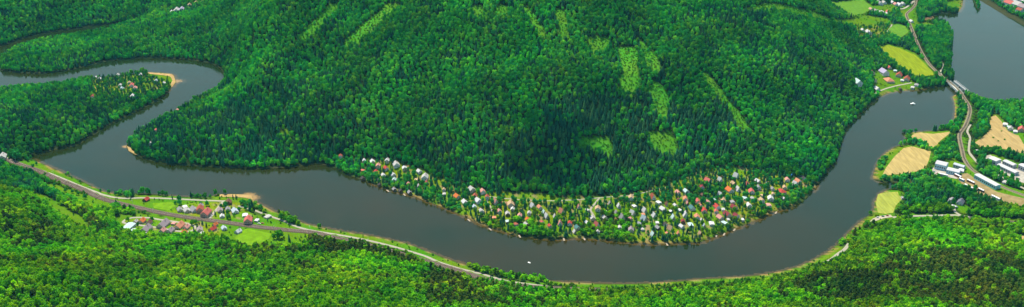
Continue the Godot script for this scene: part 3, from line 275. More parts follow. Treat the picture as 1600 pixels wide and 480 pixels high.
	[295.4, -1303.3, 3.9, 4.8, 0.62, "brown", "timber", "a", 1, "a_frame_cottage", "brown roofed A-frame cottage among the peninsula cottages, right of two", "peninsula"],
	[210.1, -1258.8, 5.9, 7.4, 0.44, "white", "white", "f", 1, "shed", "white roofed shed among the peninsula cottages, fourth such from the left", "peninsula"],
	[165.2, -1216.3, 5, 6.3, 0.24, "pink", "cream", "g", 1, "cottage", "pink roofed cottage among the peninsula cottages, sixth such from the left", "peninsula"],
	[317.7, -1267.9, 6.1, 7.6, 0.20, "grey", "cream", "f", 1, "shed", "grey roofed shed among the peninsula cottages, right of two", "peninsula"],
	[369.2, -1332.4, 6.3, 7.9, 0.54, "white", "cream", "g", 1, "cottage", "white roofed cottage among the peninsula cottages, seventeenth such from the left", "peninsula"],
	[280.9, -1307.4, 6.2, 7.7, -0.08, "maroon", "white", "g", 1, "cottage", "maroon roofed cottage among the peninsula cottages, second such from the left", "peninsula"],
	[0.9, -1245.2, 5.1, 6.4, -0.09, "white", "cream", "g", 1, "cottage", "white roofed cottage among the peninsula cottages, tenth such from the left", "peninsula"],
	[-36.3, -1279.6, 5.2, 6.5, 0.04, "brick", "white", "g", 1, "cottage", "brick red roofed cottage among the peninsula cottages, third such from the left", "peninsula"],
	[-232.2, -1388, 5.1, 6.4, 0.44, "rose", "timber", "f", 1, "shed", "rose red roofed shed among the peninsula cottages", "peninsula"],
	[94.6, -1245.1, 4.4, 5.5, 0.16, "pink", "white", "a", 1, "a_frame_cottage", "pink roofed A-frame cottage among the peninsula cottages, third such from the left", "peninsula"],
	[139.8, -1252.8, 4.4, 5.5, 0.06, "grey", "timber", "a", 1, "a_frame_cottage", "grey roofed A-frame cottage among the peninsula cottages, first such from the left", "peninsula"],
	[-54.2, -1285.6, 6, 7.5, -0.10, "brick", "timber", "g", 1, "cottage", "brick red roofed cottage among the peninsula cottages, second such from the left", "peninsula"],
	[117.5, -1187.5, 4.9, 6.2, -0.09, "pale", "white", "g", 1, "cottage", "pale grey roofed cottage among the peninsula cottages, ninth such from the left", "peninsula"],
	[24.4, -1232.8, 5.1, 6.3, -0.10, "pale", "white", "g", 1, "cottage", "pale grey roofed cottage among the peninsula cottages, seventh such from the left", "peninsula"],
	[104, -1208, 5, 6.3, 0.47, "white", "timber", "g", 1, "cottage", "white roofed cottage among the peninsula cottages, eleventh such from the left", "peninsula"],
	[-140.3, -1328.9, 4.2, 5.2, 0.24, "white", "timber", "a", 1, "a_frame_cottage", "white roofed A-frame cottage among the peninsula cottages, first such from the left", "peninsula"],
	[-156.8, -1339.6, 4.2, 5.3, 0.01, "pink", "cream", "g", 1, "cottage", "pink roofed cottage among the peninsula cottages, second such from the left", "peninsula"],
	[116.9, -1202.1, 5.7, 7.1, 0.65, "rose", "white", "a", 1, "a_frame_cottage", "rose red roofed A-frame cottage among the peninsula cottages, second such from the left", "peninsula"],
	[19.5, -1206.1, 5.7, 7.1, 0.45, "pale", "timber", "g", 1, "cottage", "pale grey roofed cottage among the peninsula cottages, sixth such from the left", "peninsula"],
	[41.8, -1210.2, 4.3, 5.4, 0.55, "rose", "white", "g", 1, "cottage", "rose red roofed cottage among the peninsula cottages, first such from the left", "peninsula"],
	[-6.3, -1216.6, 5, 6.3, 0.13, "cyan", "timber", "f", 1, "shed", "pale cyan roofed shed among the peninsula cottages, first such from the left", "peninsula"],
	[128.9, -1219.7, 5.8, 7.2, 0.43, "pale", "cream", "g", 1, "cottage", "pale grey roofed cottage among the peninsula cottages, tenth such from the left", "peninsula"],
	[5.3, -1209, 5, 6.2, 0.41, "brick", "white", "f", 1, "shed", "brick red roofed shed among the peninsula cottages", "peninsula"],
	[86, -1187.9, 4.2, 5.3, 0.28, "white", "cream", "a", 1, "a_frame_cottage", "white roofed A-frame cottage among the peninsula cottages, fourth such from the left", "peninsula"],
	[-6.3, -1235.5, 5.8, 7.3, 0.13, "pale", "timber", "g", 1, "cottage", "pale grey roofed cottage among the peninsula cottages, fifth such from the left", "peninsula"],
	[-203.3, -1355.9, 4.3, 5.3, 0.56, "grey", "cream", "f", 1, "shed", "grey roofed shed among the peninsula cottages, left of two", "peninsula"],
	[-179.6, -1353.4, 5.7, 7.1, -0.05, "cyan", "cream", "g", 1, "cottage", "pale cyan roofed cottage among the peninsula cottages, first such from the left", "peninsula"],
	[-100.6, -1309.6, 4.6, 5.7, -0.10, "tan", "white", "g", 1, "cottage", "tan roofed cottage among the peninsula cottages, first such from the left", "peninsula"],
	[60.1, -1222.7, 4.3, 5.4, 0.18, "pale", "timber", "a", 1, "a_frame_cottage", "pale grey roofed A-frame cottage among the peninsula cottages", "peninsula"],
	[45.1, -1232.4, 5.1, 6.3, 0.30, "cyan", "timber", "a", 1, "a_frame_cottage", "pale cyan roofed A-frame cottage among the peninsula cottages, first such from the left", "peninsula"],
	[-128.2, -1335.2, 4.2, 5.2, 0.42, "rose", "white", "a", 1, "a_frame_cottage", "rose red roofed A-frame cottage among the peninsula cottages, first such from the left", "peninsula"],
	[-25.2, -1228.4, 5.1, 6.3, 0.00, "salmon", "timber", "f", 1, "shed", "salmon roofed shed among the peninsula cottages, left of two", "peninsula"],
	[-228.5, -1360.7, 6, 6.6, 0.45, "dark", "timber", "g", 1, "boathouse", "dark roofed boathouse at the water under the cottages, first such from the left", "boathouse"],
	[-176.3, -1322.8, 5.1, 5.7, 0.45, "grey", "timber", "g", 1, "boathouse", "grey roofed boathouse at the water under the cottages, left of two", "boathouse"],
	[-166.2, -1317.4, 5.1, 5.6, 0.45, "dark", "timber", "g", 1, "boathouse", "dark roofed boathouse at the water under the cottages, third such from the left", "boathouse"],
	[-152.2, -1311.3, 5.8, 6.4, 0.45, "grey", "timber", "g", 1, "boathouse", "grey roofed boathouse at the water under the cottages, right of two", "boathouse"],
	[-200.2, -1338.1, 4.5, 4.9, 0.45, "dark", "timber", "g", 1, "boathouse", "dark roofed boathouse at the water under the cottages, second such from the left", "boathouse"],
	[-533.3, -1281.2, 6.8, 8.2, -0.30, "red", "timber", "g", 1, "house", "red roofed house in the left riverside village", "left village"],
	[-472.1, -1244, 6.6, 9.2, 0.50, "grey", "cream", "g", 1, "house", "grey roofed house in the left riverside village, first such from the left", "left village"],
	[-461.4, -1241.6, 8, 10.4, 0.50, "pale", "cream", "g", 1, "house", "pale grey roofed house in the left riverside village", "left village"],
	[-452.1, -1243.8, 8.7, 13.1, 0.60, "grey", "white", "g", 1, "house", "grey roofed house in the left riverside village, second such from the left", "left village"],
	[-468.4, -1255.4, 5.9, 7.4, 0.58, "white", "cream", "f", 1, "shed", "white roofed shed in the left riverside village, first such from the left", "left village"],
	[-442.3, -1241.7, 9.4, 12.3, 0.20, "brick", "pinkwall", "g", 2, "house", "brick red roofed house in the left riverside village", "left village"],
	[-430.3, -1228.4, 10.8, 15.1, -0.15, "rose", "pinkwall", "g", 2, "house", "rose red roofed house in the left riverside village", "left village"],
	[-446.3, -1257.9, 6.6, 7.9, 0.20, "grey", "cream", "g", 1, "house", "grey roofed house in the left riverside village, third such from the left", "left village"],
	[-411.2, -1274, 8.1, 10.5, 0.20, "brown", "timber", "g", 1, "house", "brown roofed house in the left riverside village", "left village"],
	[-414.6, -1242.9, 7.2, 9.4, 0.40, "mauve", "cream", "g", 1, "house", "mauve grey roofed house in the left riverside village", "left village"],
	[-393.7, -1242.7, 7.9, 11.1, 0.50, "blue", "white", "g", 1, "house", "pale blue roofed house in the left riverside village", "left village"],
	[-406.2, -1222.7, 5.7, 6.8, 0.30, "white", "white", "g", 1, "house", "white roofed house in the left riverside village, left of two", "left village"],
	[-405.3, -1248.6, 5.8, 6.9, 0.30, "grey", "cream", "g", 1, "house", "grey roofed house in the left riverside village, fourth such from the left", "left village"],
	[-365.3, -1205.5, 10.5, 12.1, 0.12, "rose", "pinkwall", "g", 2, "house", "rose red roofed house standing right beside the double railway", "station"],
	[-376.1, -1230.4, 7.1, 8.5, 0.20, "white", "white", "f", 1, "shed", "white roofed shed in the left riverside village, second such from the left", "left village"],
	[-355.9, -1214.2, 4.9, 6.9, -0.20, "white", "white", "f", 1, "shed", "white roofed shed in the left riverside village, third such from the left", "left village"],
	[-370.1, -1170.6, 6.8, 8.2, -0.50, "white", "white", "g", 1, "house", "white roofed house in the left riverside village, right of two", "left village"],
	[-345, -1231.3, 6.4, 9.6, -0.50, "pale", "cream", "f", 1, "shed", "pale grey roofed shed in the left riverside village", "left village"],
	[-511.9, -1204.5, 7.9, 9.5, -0.15, "orange", "cream", "g", 1, "house", "orange roofed house in the estate around the loop road, first such from the left", "loop estate"],
	[-500.8, -1200.7, 6.5, 7.7, -0.15, "brown", "cream", "g", 1, "house", "brown roofed house in the estate around the loop road", "loop estate"],
	[-519.5, -1201.4, 5, 5.5, -0.15, "pale", "cream", "g", 1, "house", "pale grey roofed house in the estate around the loop road", "loop estate"],
	[-479.3, -1194.4, 11.4, 18.2, -0.20, "mauve", "cream", "g", 1, "house", "mauve grey roofed house in the estate around the loop road, second such from the left", "loop estate"],
	[-455.7, -1189.5, 9.9, 14.8, -0.20, "salmon", "cream", "g", 1, "house", "salmon roofed house in the estate around the loop road", "loop estate"],
	[-444.5, -1184.6, 7, 8.4, -0.20, "pink", "cream", "g", 1, "house", "pink roofed house in the estate around the loop road, right of two", "loop estate"],
	[-466.5, -1198.5, 5, 5.5, -0.20, "pink", "cream", "f", 1, "shed", "pink roofed shed in the estate around the loop road", "loop estate"],
	[-523.3, -1185.8, 11.4, 17.1, -0.20, "cyan", "white", "f", 1, "shed", "pale cyan roofed shed in the estate around the loop road", "loop estate"],
	[-496.9, -1177.3, 10.6, 15.9, -0.20, "mauve", "cream", "g", 1, "house", "mauve grey roofed house in the estate around the loop road, first such from the left", "loop estate"],
	[-511.1, -1169.3, 6.3, 8.2, -0.20, "blue", "white", "f", 1, "shed", "pale blue roofed shed in the estate around the loop road", "loop estate"],
	[-473.4, -1174.4, 7, 8.4, -0.20, "pink", "cream", "g", 1, "house", "pink roofed house in the estate around the loop road, left of two", "loop estate"],
	[-463.1, -1174.6, 7.7, 10, -0.20, "mauve", "cream", "g", 1, "house", "mauve grey roofed house in the estate around the loop road, third such from the left", "loop estate"],
	[-442.9, -1165.7, 7.6, 9.1, -0.20, "orange", "cream", "g", 1, "house", "orange roofed house in the estate around the loop road, second such from the left", "loop estate"],
	[-493.8, -1159.3, 5.6, 6.7, -0.20, "white", "white", "f", 1, "shed", "white roofed shed in the estate around the loop road", "loop estate"],
	[-423.4, -1175.6, 7.6, 9.9, 0.30, "mauve", "cream", "g", 1, "house", "mauve grey roofed house in the estate around the loop road, fourth such from the left", "loop estate"],
	[-406.8, -1178, 6.9, 9.7, -0.50, "red", "pinkwall", "g", 1, "house", "red roofed house in the estate around the loop road", "loop estate"],
	[-416.8, -1165, 4.8, 5.8, 0.30, "pale", "white", "f", 1, "shed", "pale grey roofed shed in the estate around the loop road", "loop estate"],
	[-391.9, -1180.6, 6.2, 7.5, 0.50, "blue", "white", "g", 1, "house", "pale blue roofed house in the estate around the loop road", "loop estate"],
	[-407.7, -1193.3, 5.6, 6.7, -0.50, "orange", "cream", "g", 1, "house", "orange roofed house in the estate around the loop road, third such from the left", "loop estate"],
	[644, -1727, 12.5, 16.3, 0.20, "cyan", "white", "g", 2, "house", "pale cyan roofed house in the village by the bay", "bay village"],
	[701.2, -1815.4, 9.1, 10.9, 0.20, "brown", "cream", "g", 1, "house", "brown roofed house in the village by the bay", "bay village"],
	[728.5, -1823.9, 13.3, 18.6, 0.20, "lilac", "white", "g", 2, "house", "lilac roofed house in the village by the bay", "bay village"],
	[727.3, -1790.4, 15.1, 18.1, 0.10, "salmon", "cream", "h", 1, "house", "salmon roofed house in the village by the bay", "bay village"],
	[757.8, -1820.5, 11.3, 15.8, -0.50, "brick", "cream", "g", 1, "house", "brick red roofed house in the village by the bay, left of two", "bay village"],
	[766.1, -1801.6, 11.2, 15.7, -0.50, "brick", "cream", "g", 1, "house", "brick red roofed house in the village by the bay, right of two", "bay village"],
	[689.1, -1747.1, 8.8, 11.5, 0.30, "white", "white", "g", 1, "house", "white roofed house in the village by the bay", "bay village"],
	[749.6, -1855.8, 7.3, 8.7, 0.20, "rose", "cream", "g", 1, "house", "rose red roofed house in the village by the bay", "bay village"],
	[693.2, -1776, 7, 8.4, 0.30, "grey", "cream", "g", 1, "house", "grey roofed house in the village by the bay", "bay village"],
	[754.9, -1794.6, 6.1, 7.9, -0.40, "white", "white", "f", 1, "shed", "white roofed shed in the village by the bay", "bay village"],
	[774.9, -1774.4, 7.1, 11.3, -0.50, "grey", "white", "f", 1, "shed", "grey roofed shed in the village by the bay", "bay village"],
	[763.3, -1762.6, 6, 9.6, -0.50, "pale", "white", "f", 1, "shed", "pale grey roofed shed in the village by the bay", "bay village"],
	[757.9, -1842.5, 6.2, 7.5, -0.40, "cyan", "white", "f", 1, "shed", "pale cyan roofed shed in the village by the bay", "bay village"],
	[737.1, -1753.9, 5, 6, 0.10, "dark", "timber", "g", 1, "house", "dark roofed house in the village by the bay", "bay village"],
	[769.6, -2046.3, 10.1, 13.2, 0.20, "white", "white", "g", 1, "house", "white roofed house in the far meadow village, third such from the left", "far meadow village"],
	[747, -1989.2, 7.7, 10, 0.20, "white", "white", "g", 1, "house", "white roofed house in the far meadow village, second such from the left", "far meadow village"],
	[758, -2050.9, 5.6, 7.3, 0.20, "white", "white", "g", 1, "house", "white roofed house in the far meadow village, first such from the left", "far meadow village"],
	[843.6, -2223.5, 10.9, 14.2, 0.20, "mauve", "white", "g", 1, "house", "mauve grey roofed house in the far meadow village", "far meadow village"],
	[851.4, -2219.2, 9.7, 12.6, 0.20, "white", "white", "g", 1, "house", "white roofed house in the far meadow village, fourth such from the left", "far meadow village"],
	[860.8, -2219.9, 9.7, 12.7, 0.20, "pale", "white", "g", 1, "house", "pale grey roofed house in the far meadow village, first such from the left", "far meadow village"],
	[879.4, -2233.7, 8.6, 11.2, 0.20, "rose", "white", "g", 1, "house", "rose red roofed house in the far meadow village", "far meadow village"],
	[870, -2215.6, 7.3, 9.5, 0.20, "white", "white", "g", 1, "house", "white roofed house in the far meadow village, fifth such from the left", "far meadow village"],
	[878.7, -2295.2, 12.5, 16.3, 0.20, "grey", "white", "g", 1, "house", "grey roofed house in the far meadow village", "far meadow village"],
	[893.9, -2307.3, 8.8, 11.5, 0.20, "pale", "white", "g", 1, "house", "pale grey roofed house in the far meadow village, second such from the left", "far meadow village"],
	[918.1, -2317.9, 8.9, 11.6, 0.20, "white", "white", "g", 1, "house", "white roofed house in the far meadow village, sixth such from the left", "far meadow village"],
	[922.1, -2306.9, 8.9, 11.5, 0.20, "pink", "white", "g", 1, "house", "pink roofed house in the far meadow village", "far meadow village"],
	[931.2, -2305.8, 10.2, 13.2, 0.20, "white", "white", "g", 1, "house", "white roofed house in the far meadow village, seventh such from the left", "far meadow village"],
	[945.1, -2318.6, 7.7, 10, 0.20, "pale", "white", "g", 1, "house", "pale grey roofed house in the far meadow village, third such from the left", "far meadow village"],
	[837.6, -2232.9, 7.3, 9.5, 0.20, "tan", "white", "g", 1, "house", "tan roofed house in the far meadow village", "far meadow village"],
	[913.2, -2177, 7.3, 9.4, 0.20, "white", "white", "g", 1, "house", "white roofed house in the far meadow village, eighth such from the left", "far meadow village"],
	[1209.9, -2367, 13.5, 20.3, 0.30, "tan", "white", "g", 3, "apartment_house", "tan roofed apartment house in the far town", "far town"],
	[1209.6, -2332, 16.1, 24.1, 0.30, "rose", "white", "g", 3, "apartment_house", "rose red roofed apartment house in the far town", "far town"],
	[1218.8, -2312.9, 17.3, 26, 0.30, "pale", "white", "g", 3, "apartment_house", "pale grey roofed apartment house in the far town, right of two", "far town"],
	[1221.1, -2288.6, 14.5, 21.8, 0.30, "mauve", "white", "g", 3, "apartment_house", "mauve grey roofed apartment house in the far town", "far town"],
	[1244.6, -2333.1, 16.1, 24.2, 0.30, "white", "white", "g", 3, "apartment_house", "white roofed apartment house in the far town", "far town"],
	[1228.7, -2351.7, 16.2, 24.3, 0.30, "pale", "white", "g", 3, "apartment_house", "pale grey roofed apartment house in the far town, left of two", "far town"],
	[1207, -2273.4, 10.5, 15.7, 0.30, "brick", "white", "g", 3, "apartment_house", "brick red roofed apartment house in the far town", "far town"],
	[-794.6, -2230.1, 9.7, 13.6, 0.20, "white", "white", "g", 1, "house", "white roofed house in the far side valley", "side valley"],
	[-784.7, -2237.9, 14.6, 20.4, 0.20, "pale", "white", "g", 1, "house", "pale grey roofed house in the far side valley", "side valley"],
	[-772.8, -2239.4, 12.1, 17, 0.20, "lilac", "white", "g", 1, "house", "lilac roofed house in the far side valley", "side valley"],
	[-758.9, -2255.7, 9.7, 13.6, 0.20, "tan", "white", "g", 1, "house", "tan roofed house in the far side valley, left of two", "side valley"],
	[-744, -2258.7, 8.5, 11.9, 0.20, "tan", "white", "g", 1, "house", "tan roofed house in the far side valley, right of two", "side valley"],
	[-723, -2251.3, 9.7, 13.5, 0.20, "pink", "white", "g", 1, "house", "pink roofed house in the far side valley", "side valley"],
	[-801.9, -1803.9, 6.2, 7.4, 0.20, "white", "white", "g", 1, "cottage", "white roofed cottage on the upper left peninsula, second such from the left", "upper left peninsula"],
	[-816.7, -1824.4, 5.2, 6.2, 0.20, "white", "white", "g", 1, "cottage", "white roofed cottage on the upper left peninsula, first such from the left", "upper left peninsula"],
	[-723.2, -1761.6, 8.9, 10.7, 0.20, "rose", "white", "g", 1, "cottage", "rose red roofed cottage on the upper left peninsula", "upper left peninsula"],
	[-713, -1749.4, 6.9, 8.3, 0.20, "pink", "white", "g", 1, "cottage", "pink roofed cottage on the upper left peninsula", "upper left peninsula"],
	[-735.1, -1741.2, 6.9, 8.3, 0.20, "cyan", "white", "g", 1, "cottage", "pale cyan roofed cottage on the upper left peninsula", "upper left peninsula"],
	[-743.9, -1758.7, 6, 7.2, 0.20, "white", "white", "g", 1, "cottage", "white roofed cottage on the upper left peninsula, third such from the left", "upper left peninsula"],
	[-704.1, -1709.7, 7.7, 9.3, 0.20, "white", "white", "g", 1, "cottage", "white roofed cottage on the upper left peninsula, fourth such from the left", "upper left peninsula"],
	[-769.2, -1690.5, 8.7, 10.5, 0.20, "brick", "white", "g", 1, "cottage", "brick red roofed cottage on the upper left peninsula", "upper left peninsula"],
	[-687.7, -1793, 6, 7.2, 0.20, "blue", "white", "g", 1, "cottage", "pale blue roofed cottage on the upper left peninsula", "upper left peninsula"],
	[-669.3, -1781.5, 6, 7.2, 0.20, "white", "white", "g", 1, "cottage", "white roofed cottage on the upper left peninsula, sixth such from the left", "upper left peninsula"],
	[-730.4, -1830.4, 6.2, 7.4, 0.20, "white", "white", "g", 1, "cottage", "white roofed cottage on the upper left peninsula, fifth such from the left", "upper left peninsula"],
	[-777, -1833.2, 6.2, 7.5, 0.20, "pale", "white", "g", 1, "cottage", "pale grey roofed cottage on the upper left peninsula", "upper left peninsula"],
	[-733.2, -1775.9, 6, 7.2, 0.20, "tan", "white", "g", 1, "cottage", "tan roofed cottage on the upper left peninsula", "upper left peninsula"],
	[-598.6, -1636.8, 8.3, 10.8, 0.20, "pink", "cream", "g", 1, "house", "pink roofed house in the wooded bend of the river", "wooded bend"],
	[-599.8, -1529.7, 6.1, 7.3, 0.30, "rose", "cream", "g", 1, "house", "rose red roofed house in the wooded bend of the river", "wooded bend"],
	[-593.6, -1481.3, 4.3, 5.1, 0.30, "white", "white", "g", 1, "house", "white roofed house in the wooded bend of the river", "wooded bend"],
	[635.1, -1269.5, 8.5, 11, -0.60, "grey", "cream", "g", 1, "house", "grey roofed house on the right side land", "right bank"],
	[645.7, -1264.1, 8.5, 12.7, -0.60, "slate", "white", "g", 1, "house", "dark slate roofed house on the right side land", "right bank"],
	[632.9, -1312, 4.7, 5.9, -0.03, "white", "white", "f", 1, "shed", "white roofed shed on the right side land, first such from the left", "right bank"],
	[572, -1287.5, 4.6, 5.7, -0.10, "grey", "white", "f", 1, "shed", "grey roofed shed on the right side land", "right bank"],
	[748.5, -1446.6, 6.1, 8.5, -0.60, "white", "white", "f", 1, "shed", "white roofed shed on the right side land, fourth such from the left", "right bank"],
	[752, -1438.1, 5.2, 6.7, -0.60, "pale", "white", "f", 1, "shed", "pale grey roofed shed on the right side land, left of two", "right bank"],
	[842, -1553, 7.4, 9.7, -0.50, "white", "white", "f", 1, "shed", "white roofed shed on the right side land, fifth such from the left", "right bank"],
	[841.9, -1533.7, 7.4, 9.6, -0.50, "pale", "white", "g", 1, "house", "pale grey roofed house on the right side land, right of two", "right bank"],
	[844.1, -1520.5, 6.4, 8.3, -0.50, "white", "white", "f", 1, "shed", "white roofed shed on the right side land, sixth such from the left", "right bank"],
	[854.4, -1522.8, 10.1, 13.1, -0.50, "rose", "pinkwall", "g", 1, "house", "rose red roofed house on the right side land", "right bank"],
	[842.4, -1541.9, 4.6, 6, -0.50, "cyan", "white", "f", 1, "shed", "pale cyan roofed shed on the right side land", "right bank"],
	[631.9, -1252.7, 5.3, 6.9, 0.40, "white", "white", "f", 1, "shed", "white roofed shed on the right side land, second such from the left", "right bank"],
	[-805.8, -1418.6, 10.4, 14.6, 0.30, "pale", "cream", "g", 1, "house", "pale grey roofed house on the right side land, left of two", "right bank"],
	[739.4, -1330.4, 5.7, 9.1, -0.60, "pale", "white", "f", 1, "shed", "pale grey roofed shed on the right side land, right of two", "right bank"],
	[693.3, -1375.5, 7.4, 10.4, -0.50, "white", "white", "f", 1, "shed", "white roofed shed on the right side land, third such from the left", "right bank"]
]
const LONE_TREES := [
	[-786.8, -1421.3, "great", 17, "large round tree at the left end of the shore road"],
	[-769.5, -1424.2, "oval", 7, "round free standing tree by the left shore road, first from the left"],
	[-749.6, -1398.1, "oval", 6, "round free standing tree by the left shore road, second from the left"],
	[-750.4, -1410.6, "oval", 6, "round free standing tree by the left shore road, third from the left"],
	[-680, -1315.7, "oval", 6, "round free standing tree by the left shore road, fourth from the left"],
	[-656, -1296.6, "oval", 6, "round free standing tree by the left shore road, fifth from the left"],
	[-689.5, -1375.4, "oval", 4, "round free standing tree by the left shore road, sixth from the left"],
	[-675.6, -1363.2, "oval", 4, "round free standing tree by the left shore road, seventh from the left"],
	[-645.9, -1296.4, "oval", 6, "round free standing tree by the left shore road, eighth from the left"],
	[-635.9, -1292.1, "oval", 6, "round free standing tree by the left shore road, ninth from the left"],
	[-657.4, -1349.8, "oval", 4, "round free standing tree by the left shore road, tenth from the left"],
	[-620.6, -1279.6, "oval", 8, "round free standing tree by the left shore road, eleventh from the left"],
	[-613.9, -1317.2, "oval", 5, "round free standing tree by the left shore road, twelfth from the left"],
	[-598.8, -1310.3, "oval", 7, "round free standing tree by the left shore road, thirteenth from the left"],
	[-585.4, -1302.4, "oval", 7, "round free standing tree by the left shore road, fourteenth from the left"],
	[-498.5, -1291.2, "spire", 9, "slender dark tree around the left village, first from the left"],
	[-485.7, -1283.3, "oval", 9, "round free standing tree around the left village, first from the left"],
	[-439.9, -1195.3, "oval", 8, "round free standing tree around the left village, second from the left"],
	[-435.9, -1199.6, "oval", 7, "round free standing tree around the left village, third from the left"],
	[-395.6, -1216.5, "oval", 9, "round free standing tree around the left village, fourth from the left"],
	[-409.3, -1291.2, "spire", 9, "slender dark tree around the left village, second from the left"],
	[-404.8, -1291.5, "spire", 9, "slender dark tree around the left village, third from the left"],
	[-356.3, -1219, "spire", 7, "slender dark tree around the left village, fourth from the left"],
	[-341.6, -1217, "spire", 7, "slender dark tree around the left village, fifth from the left"],
	[-318.2, -1154.6, "oval", 9, "round free standing tree around the left village, fifth from the left"],
	[-312.2, -1157.7, "great", 14, "large dense dark green tree below the railway beside the bright lawn"],
	[-325.3, -1227.4, "oval", 11, "round free standing tree around the left village, sixth from the left"],
	[-316.9, -1221.7, "oval", 9, "round free standing tree around the left village, seventh from the left"],
	[-310.7, -1213.5, "oval", 8, "round free standing tree around the left village, eighth from the left"],
	[-296.2, -1147.2, "spire", 12, "slender dark tree around the left village, sixth from the left"],
	[-306.8, -1216.3, "oval", 10, "round free standing tree around the left village, ninth from the left"],
	[-266.8, -1202.5, "oval", 8, "round free standing tree around the left village, tenth from the left"],
	[-132.1, -1298.3, "spire", 12, "slender dark tree on the peninsula shore, first from the left"],
	[-103.4, -1278.7, "spire", 13, "slender dark tree on the peninsula shore, second from the left"],
	[-92.4, -1265.6, "oval", 9, "round free standing tree on the peninsula shore, first from the left"],
	[-38.8, -1231.5, "spire", 12, "slender dark tree on the peninsula shore, third from the left"],
	[36.7, -1181, "oval", 12, "round free standing tree on the peninsula shore, second from the left"],
	[52.3, -1177.6, "oval", 13, "round free standing tree on the peninsula shore, third from the left"],
	[74, -1176.2, "spire", 10, "slender dark tree on the peninsula shore, fourth from the left"],
	[160, -1165.8, "oval", 8, "round free standing tree on the peninsula shore, fourth from the left"],
	[177, -1163.6, "oval", 8, "round free standing tree on the peninsula shore, fifth from the left"],
	[191.9, -1165, "oval", 9, "round free standing tree on the peninsula shore, sixth from the left"],
	[207.4, -1165.1, "spire", 12, "slender dark tree on the peninsula shore, fifth from the left"],
	[223, -1165.2, "spire", 10, "slender dark tree on the peninsula shore, sixth from the left"],
	[246.5, -1165.7, "spire", 11, "slender dark tree on the peninsula shore, seventh from the left"],
	[330.2, -1225, "spire", 9, "slender dark tree on the peninsula shore, eighth from the left"],
	[329.6, -1217.7, "oval", 8, "round free standing tree on the peninsula shore, seventh from the left"],
	[360.3, -1245.5, "oval", 9, "round free standing tree on the peninsula shore, eighth from the left"],
	[366.8, -1254.1, "oval", 8, "round free standing tree on the peninsula shore, ninth from the left"],
	[510.4, -1244.1, "oval", 7, "round free standing tree on the right bank, first from the left"],
	[669.7, -1548.6, "oval", 8, "round free standing tree on the right bank, second from the left"],
	[690.4, -1551.4, "oval", 7, "round free standing tree on the right bank, third from the left"],
	[683.6, -1468.3, "bush", 2.5, "dark round bush in a straw field on the right bank, first from the left"],
	[600.6, -1212, "oval", 7, "round free standing tree on the right bank, fourth from the left"],
	[685.9, -1308.3, "oval", 9, "round free standing tree on the right bank, fifth from the left"],
	[693.4, -1278.6, "oval", 5, "round free standing tree on the right bank, sixth from the left"],
	[801.4, -1506.8, "bush", 2.5, "dark round bush in a straw field on the right bank, second from the left"],
	[802.6, -1491, "bush", 2, "dark round bush in a straw field on the right bank, third from the left"],
	[826.9, -1532.7, "bush", 2, "dark round bush in a straw field on the right bank, fourth from the left"],
	[814.8, -1494.8, "bush", 2.5, "dark round bush in a straw field on the right bank, fifth from the left"]
]
const CARS := [
	[653.1, -1377.8, 1.2, 0.5, "white", "at the left end of the apron by the tall blue hall"],
	[656.1, -1370.5, 1.2, 0.5, "red", "in the middle of the apron by the tall blue hall"],
	[659.9, -1365.3, 1.2, 0.5, "dark blue", "at the right end of the apron by the tall blue hall"],
	[753, -1415.1, 0.4, 0.5, "white", "nearest the square factory block in the concrete yard"],
	[754.6, -1405.1, 0.4, 0.5, "silver", "beside the long factory hall in the concrete yard"],
	[765.9, -1342, 0.4, 0.5, "black", "at the lower right end of the concrete yard"],
	[515.9, -1229.3, 1.0, 0.5, "white", "on the gravel lay-by by the pale field"],
	[523.5, -1230.9, 1.0, 0.5, "dark blue", "on the gravel lay-by by the pale field"],
	[530, -1231.6, 1.0, 0.5, "red", "on the gravel lay-by by the pale field"],
	[-422.5, -1226.4, 0.6, 0.4, "silver", "at the lower end of the village lane"],
	[-349.7, -1203.2, 1.4, 0.1, "white", "beside the station house"],
	[-346.1, -1206.3, 1.4, 0.1, "red", "beside the station house"],
	[-800.3, -1419.2, 1.2, 0.4, "white", "at the left end of the shore road"]
]

const X0 := -1690.0
const X1 := 1690.0
const Z0 := -2795.0
const Z1 := -585.0
const STEP := 6.5
const NX := 521
const NZ := 341
const CELL := 3.25         # raster of the ground cover
const MX := 1040
const MZ := 680
enum { FOREST, CONIFER, YOUNG, GRASS, GARDEN, GROVE, SCRUB }

var rng := RandomNumberGenerator.new()
var height := PackedFloat32Array()
var shore_distance := PackedFloat32Array()
var cover := PackedByteArray()
var mixture := PackedFloat32Array()
var keep_clear := PackedByteArray()
var counts := {}
var mats := {}
var shapes := {}
var noise := FastNoiseLite.new()
var grain := FastNoiseLite.new()
var way_paths := []

# ---------------------------------------------------------------- small helpers
func numbered(called: String) -> String:
	var k: int = counts.get(called, 0)
	counts[called] = k + 1
	return called if k == 0 else "%s_%03d" % [called, k]

func ordinal(n: int) -> String:
	return ["first", "second", "third", "fourth", "fifth", "sixth", "seventh", "eighth", "ninth", "tenth", "eleventh", "twelfth", "thirteenth", "fourteenth", "fifteenth", "sixteenth", "seventeenth", "eighteenth", "nineteenth", "twentieth"][mini(n, 19)]

func tag(o: Node3D, label: String, category := "", group := "", kind := "") -> Node3D:
	o.set_meta("label", label)
	if category: o.set_meta("category", category)
	if group: o.set_meta("group", group)
	if kind: o.set_meta("kind", kind)
	return o

func thing(called: String, where: Vector3, turn: float, label: String, category: String, group := "") -> Node3D:
	var o := Node3D.new()
	o.name = numbered(called)
	add_child(o)
	o.position = where
	o.rotation.y = turn
	return tag(o, label, category, group)

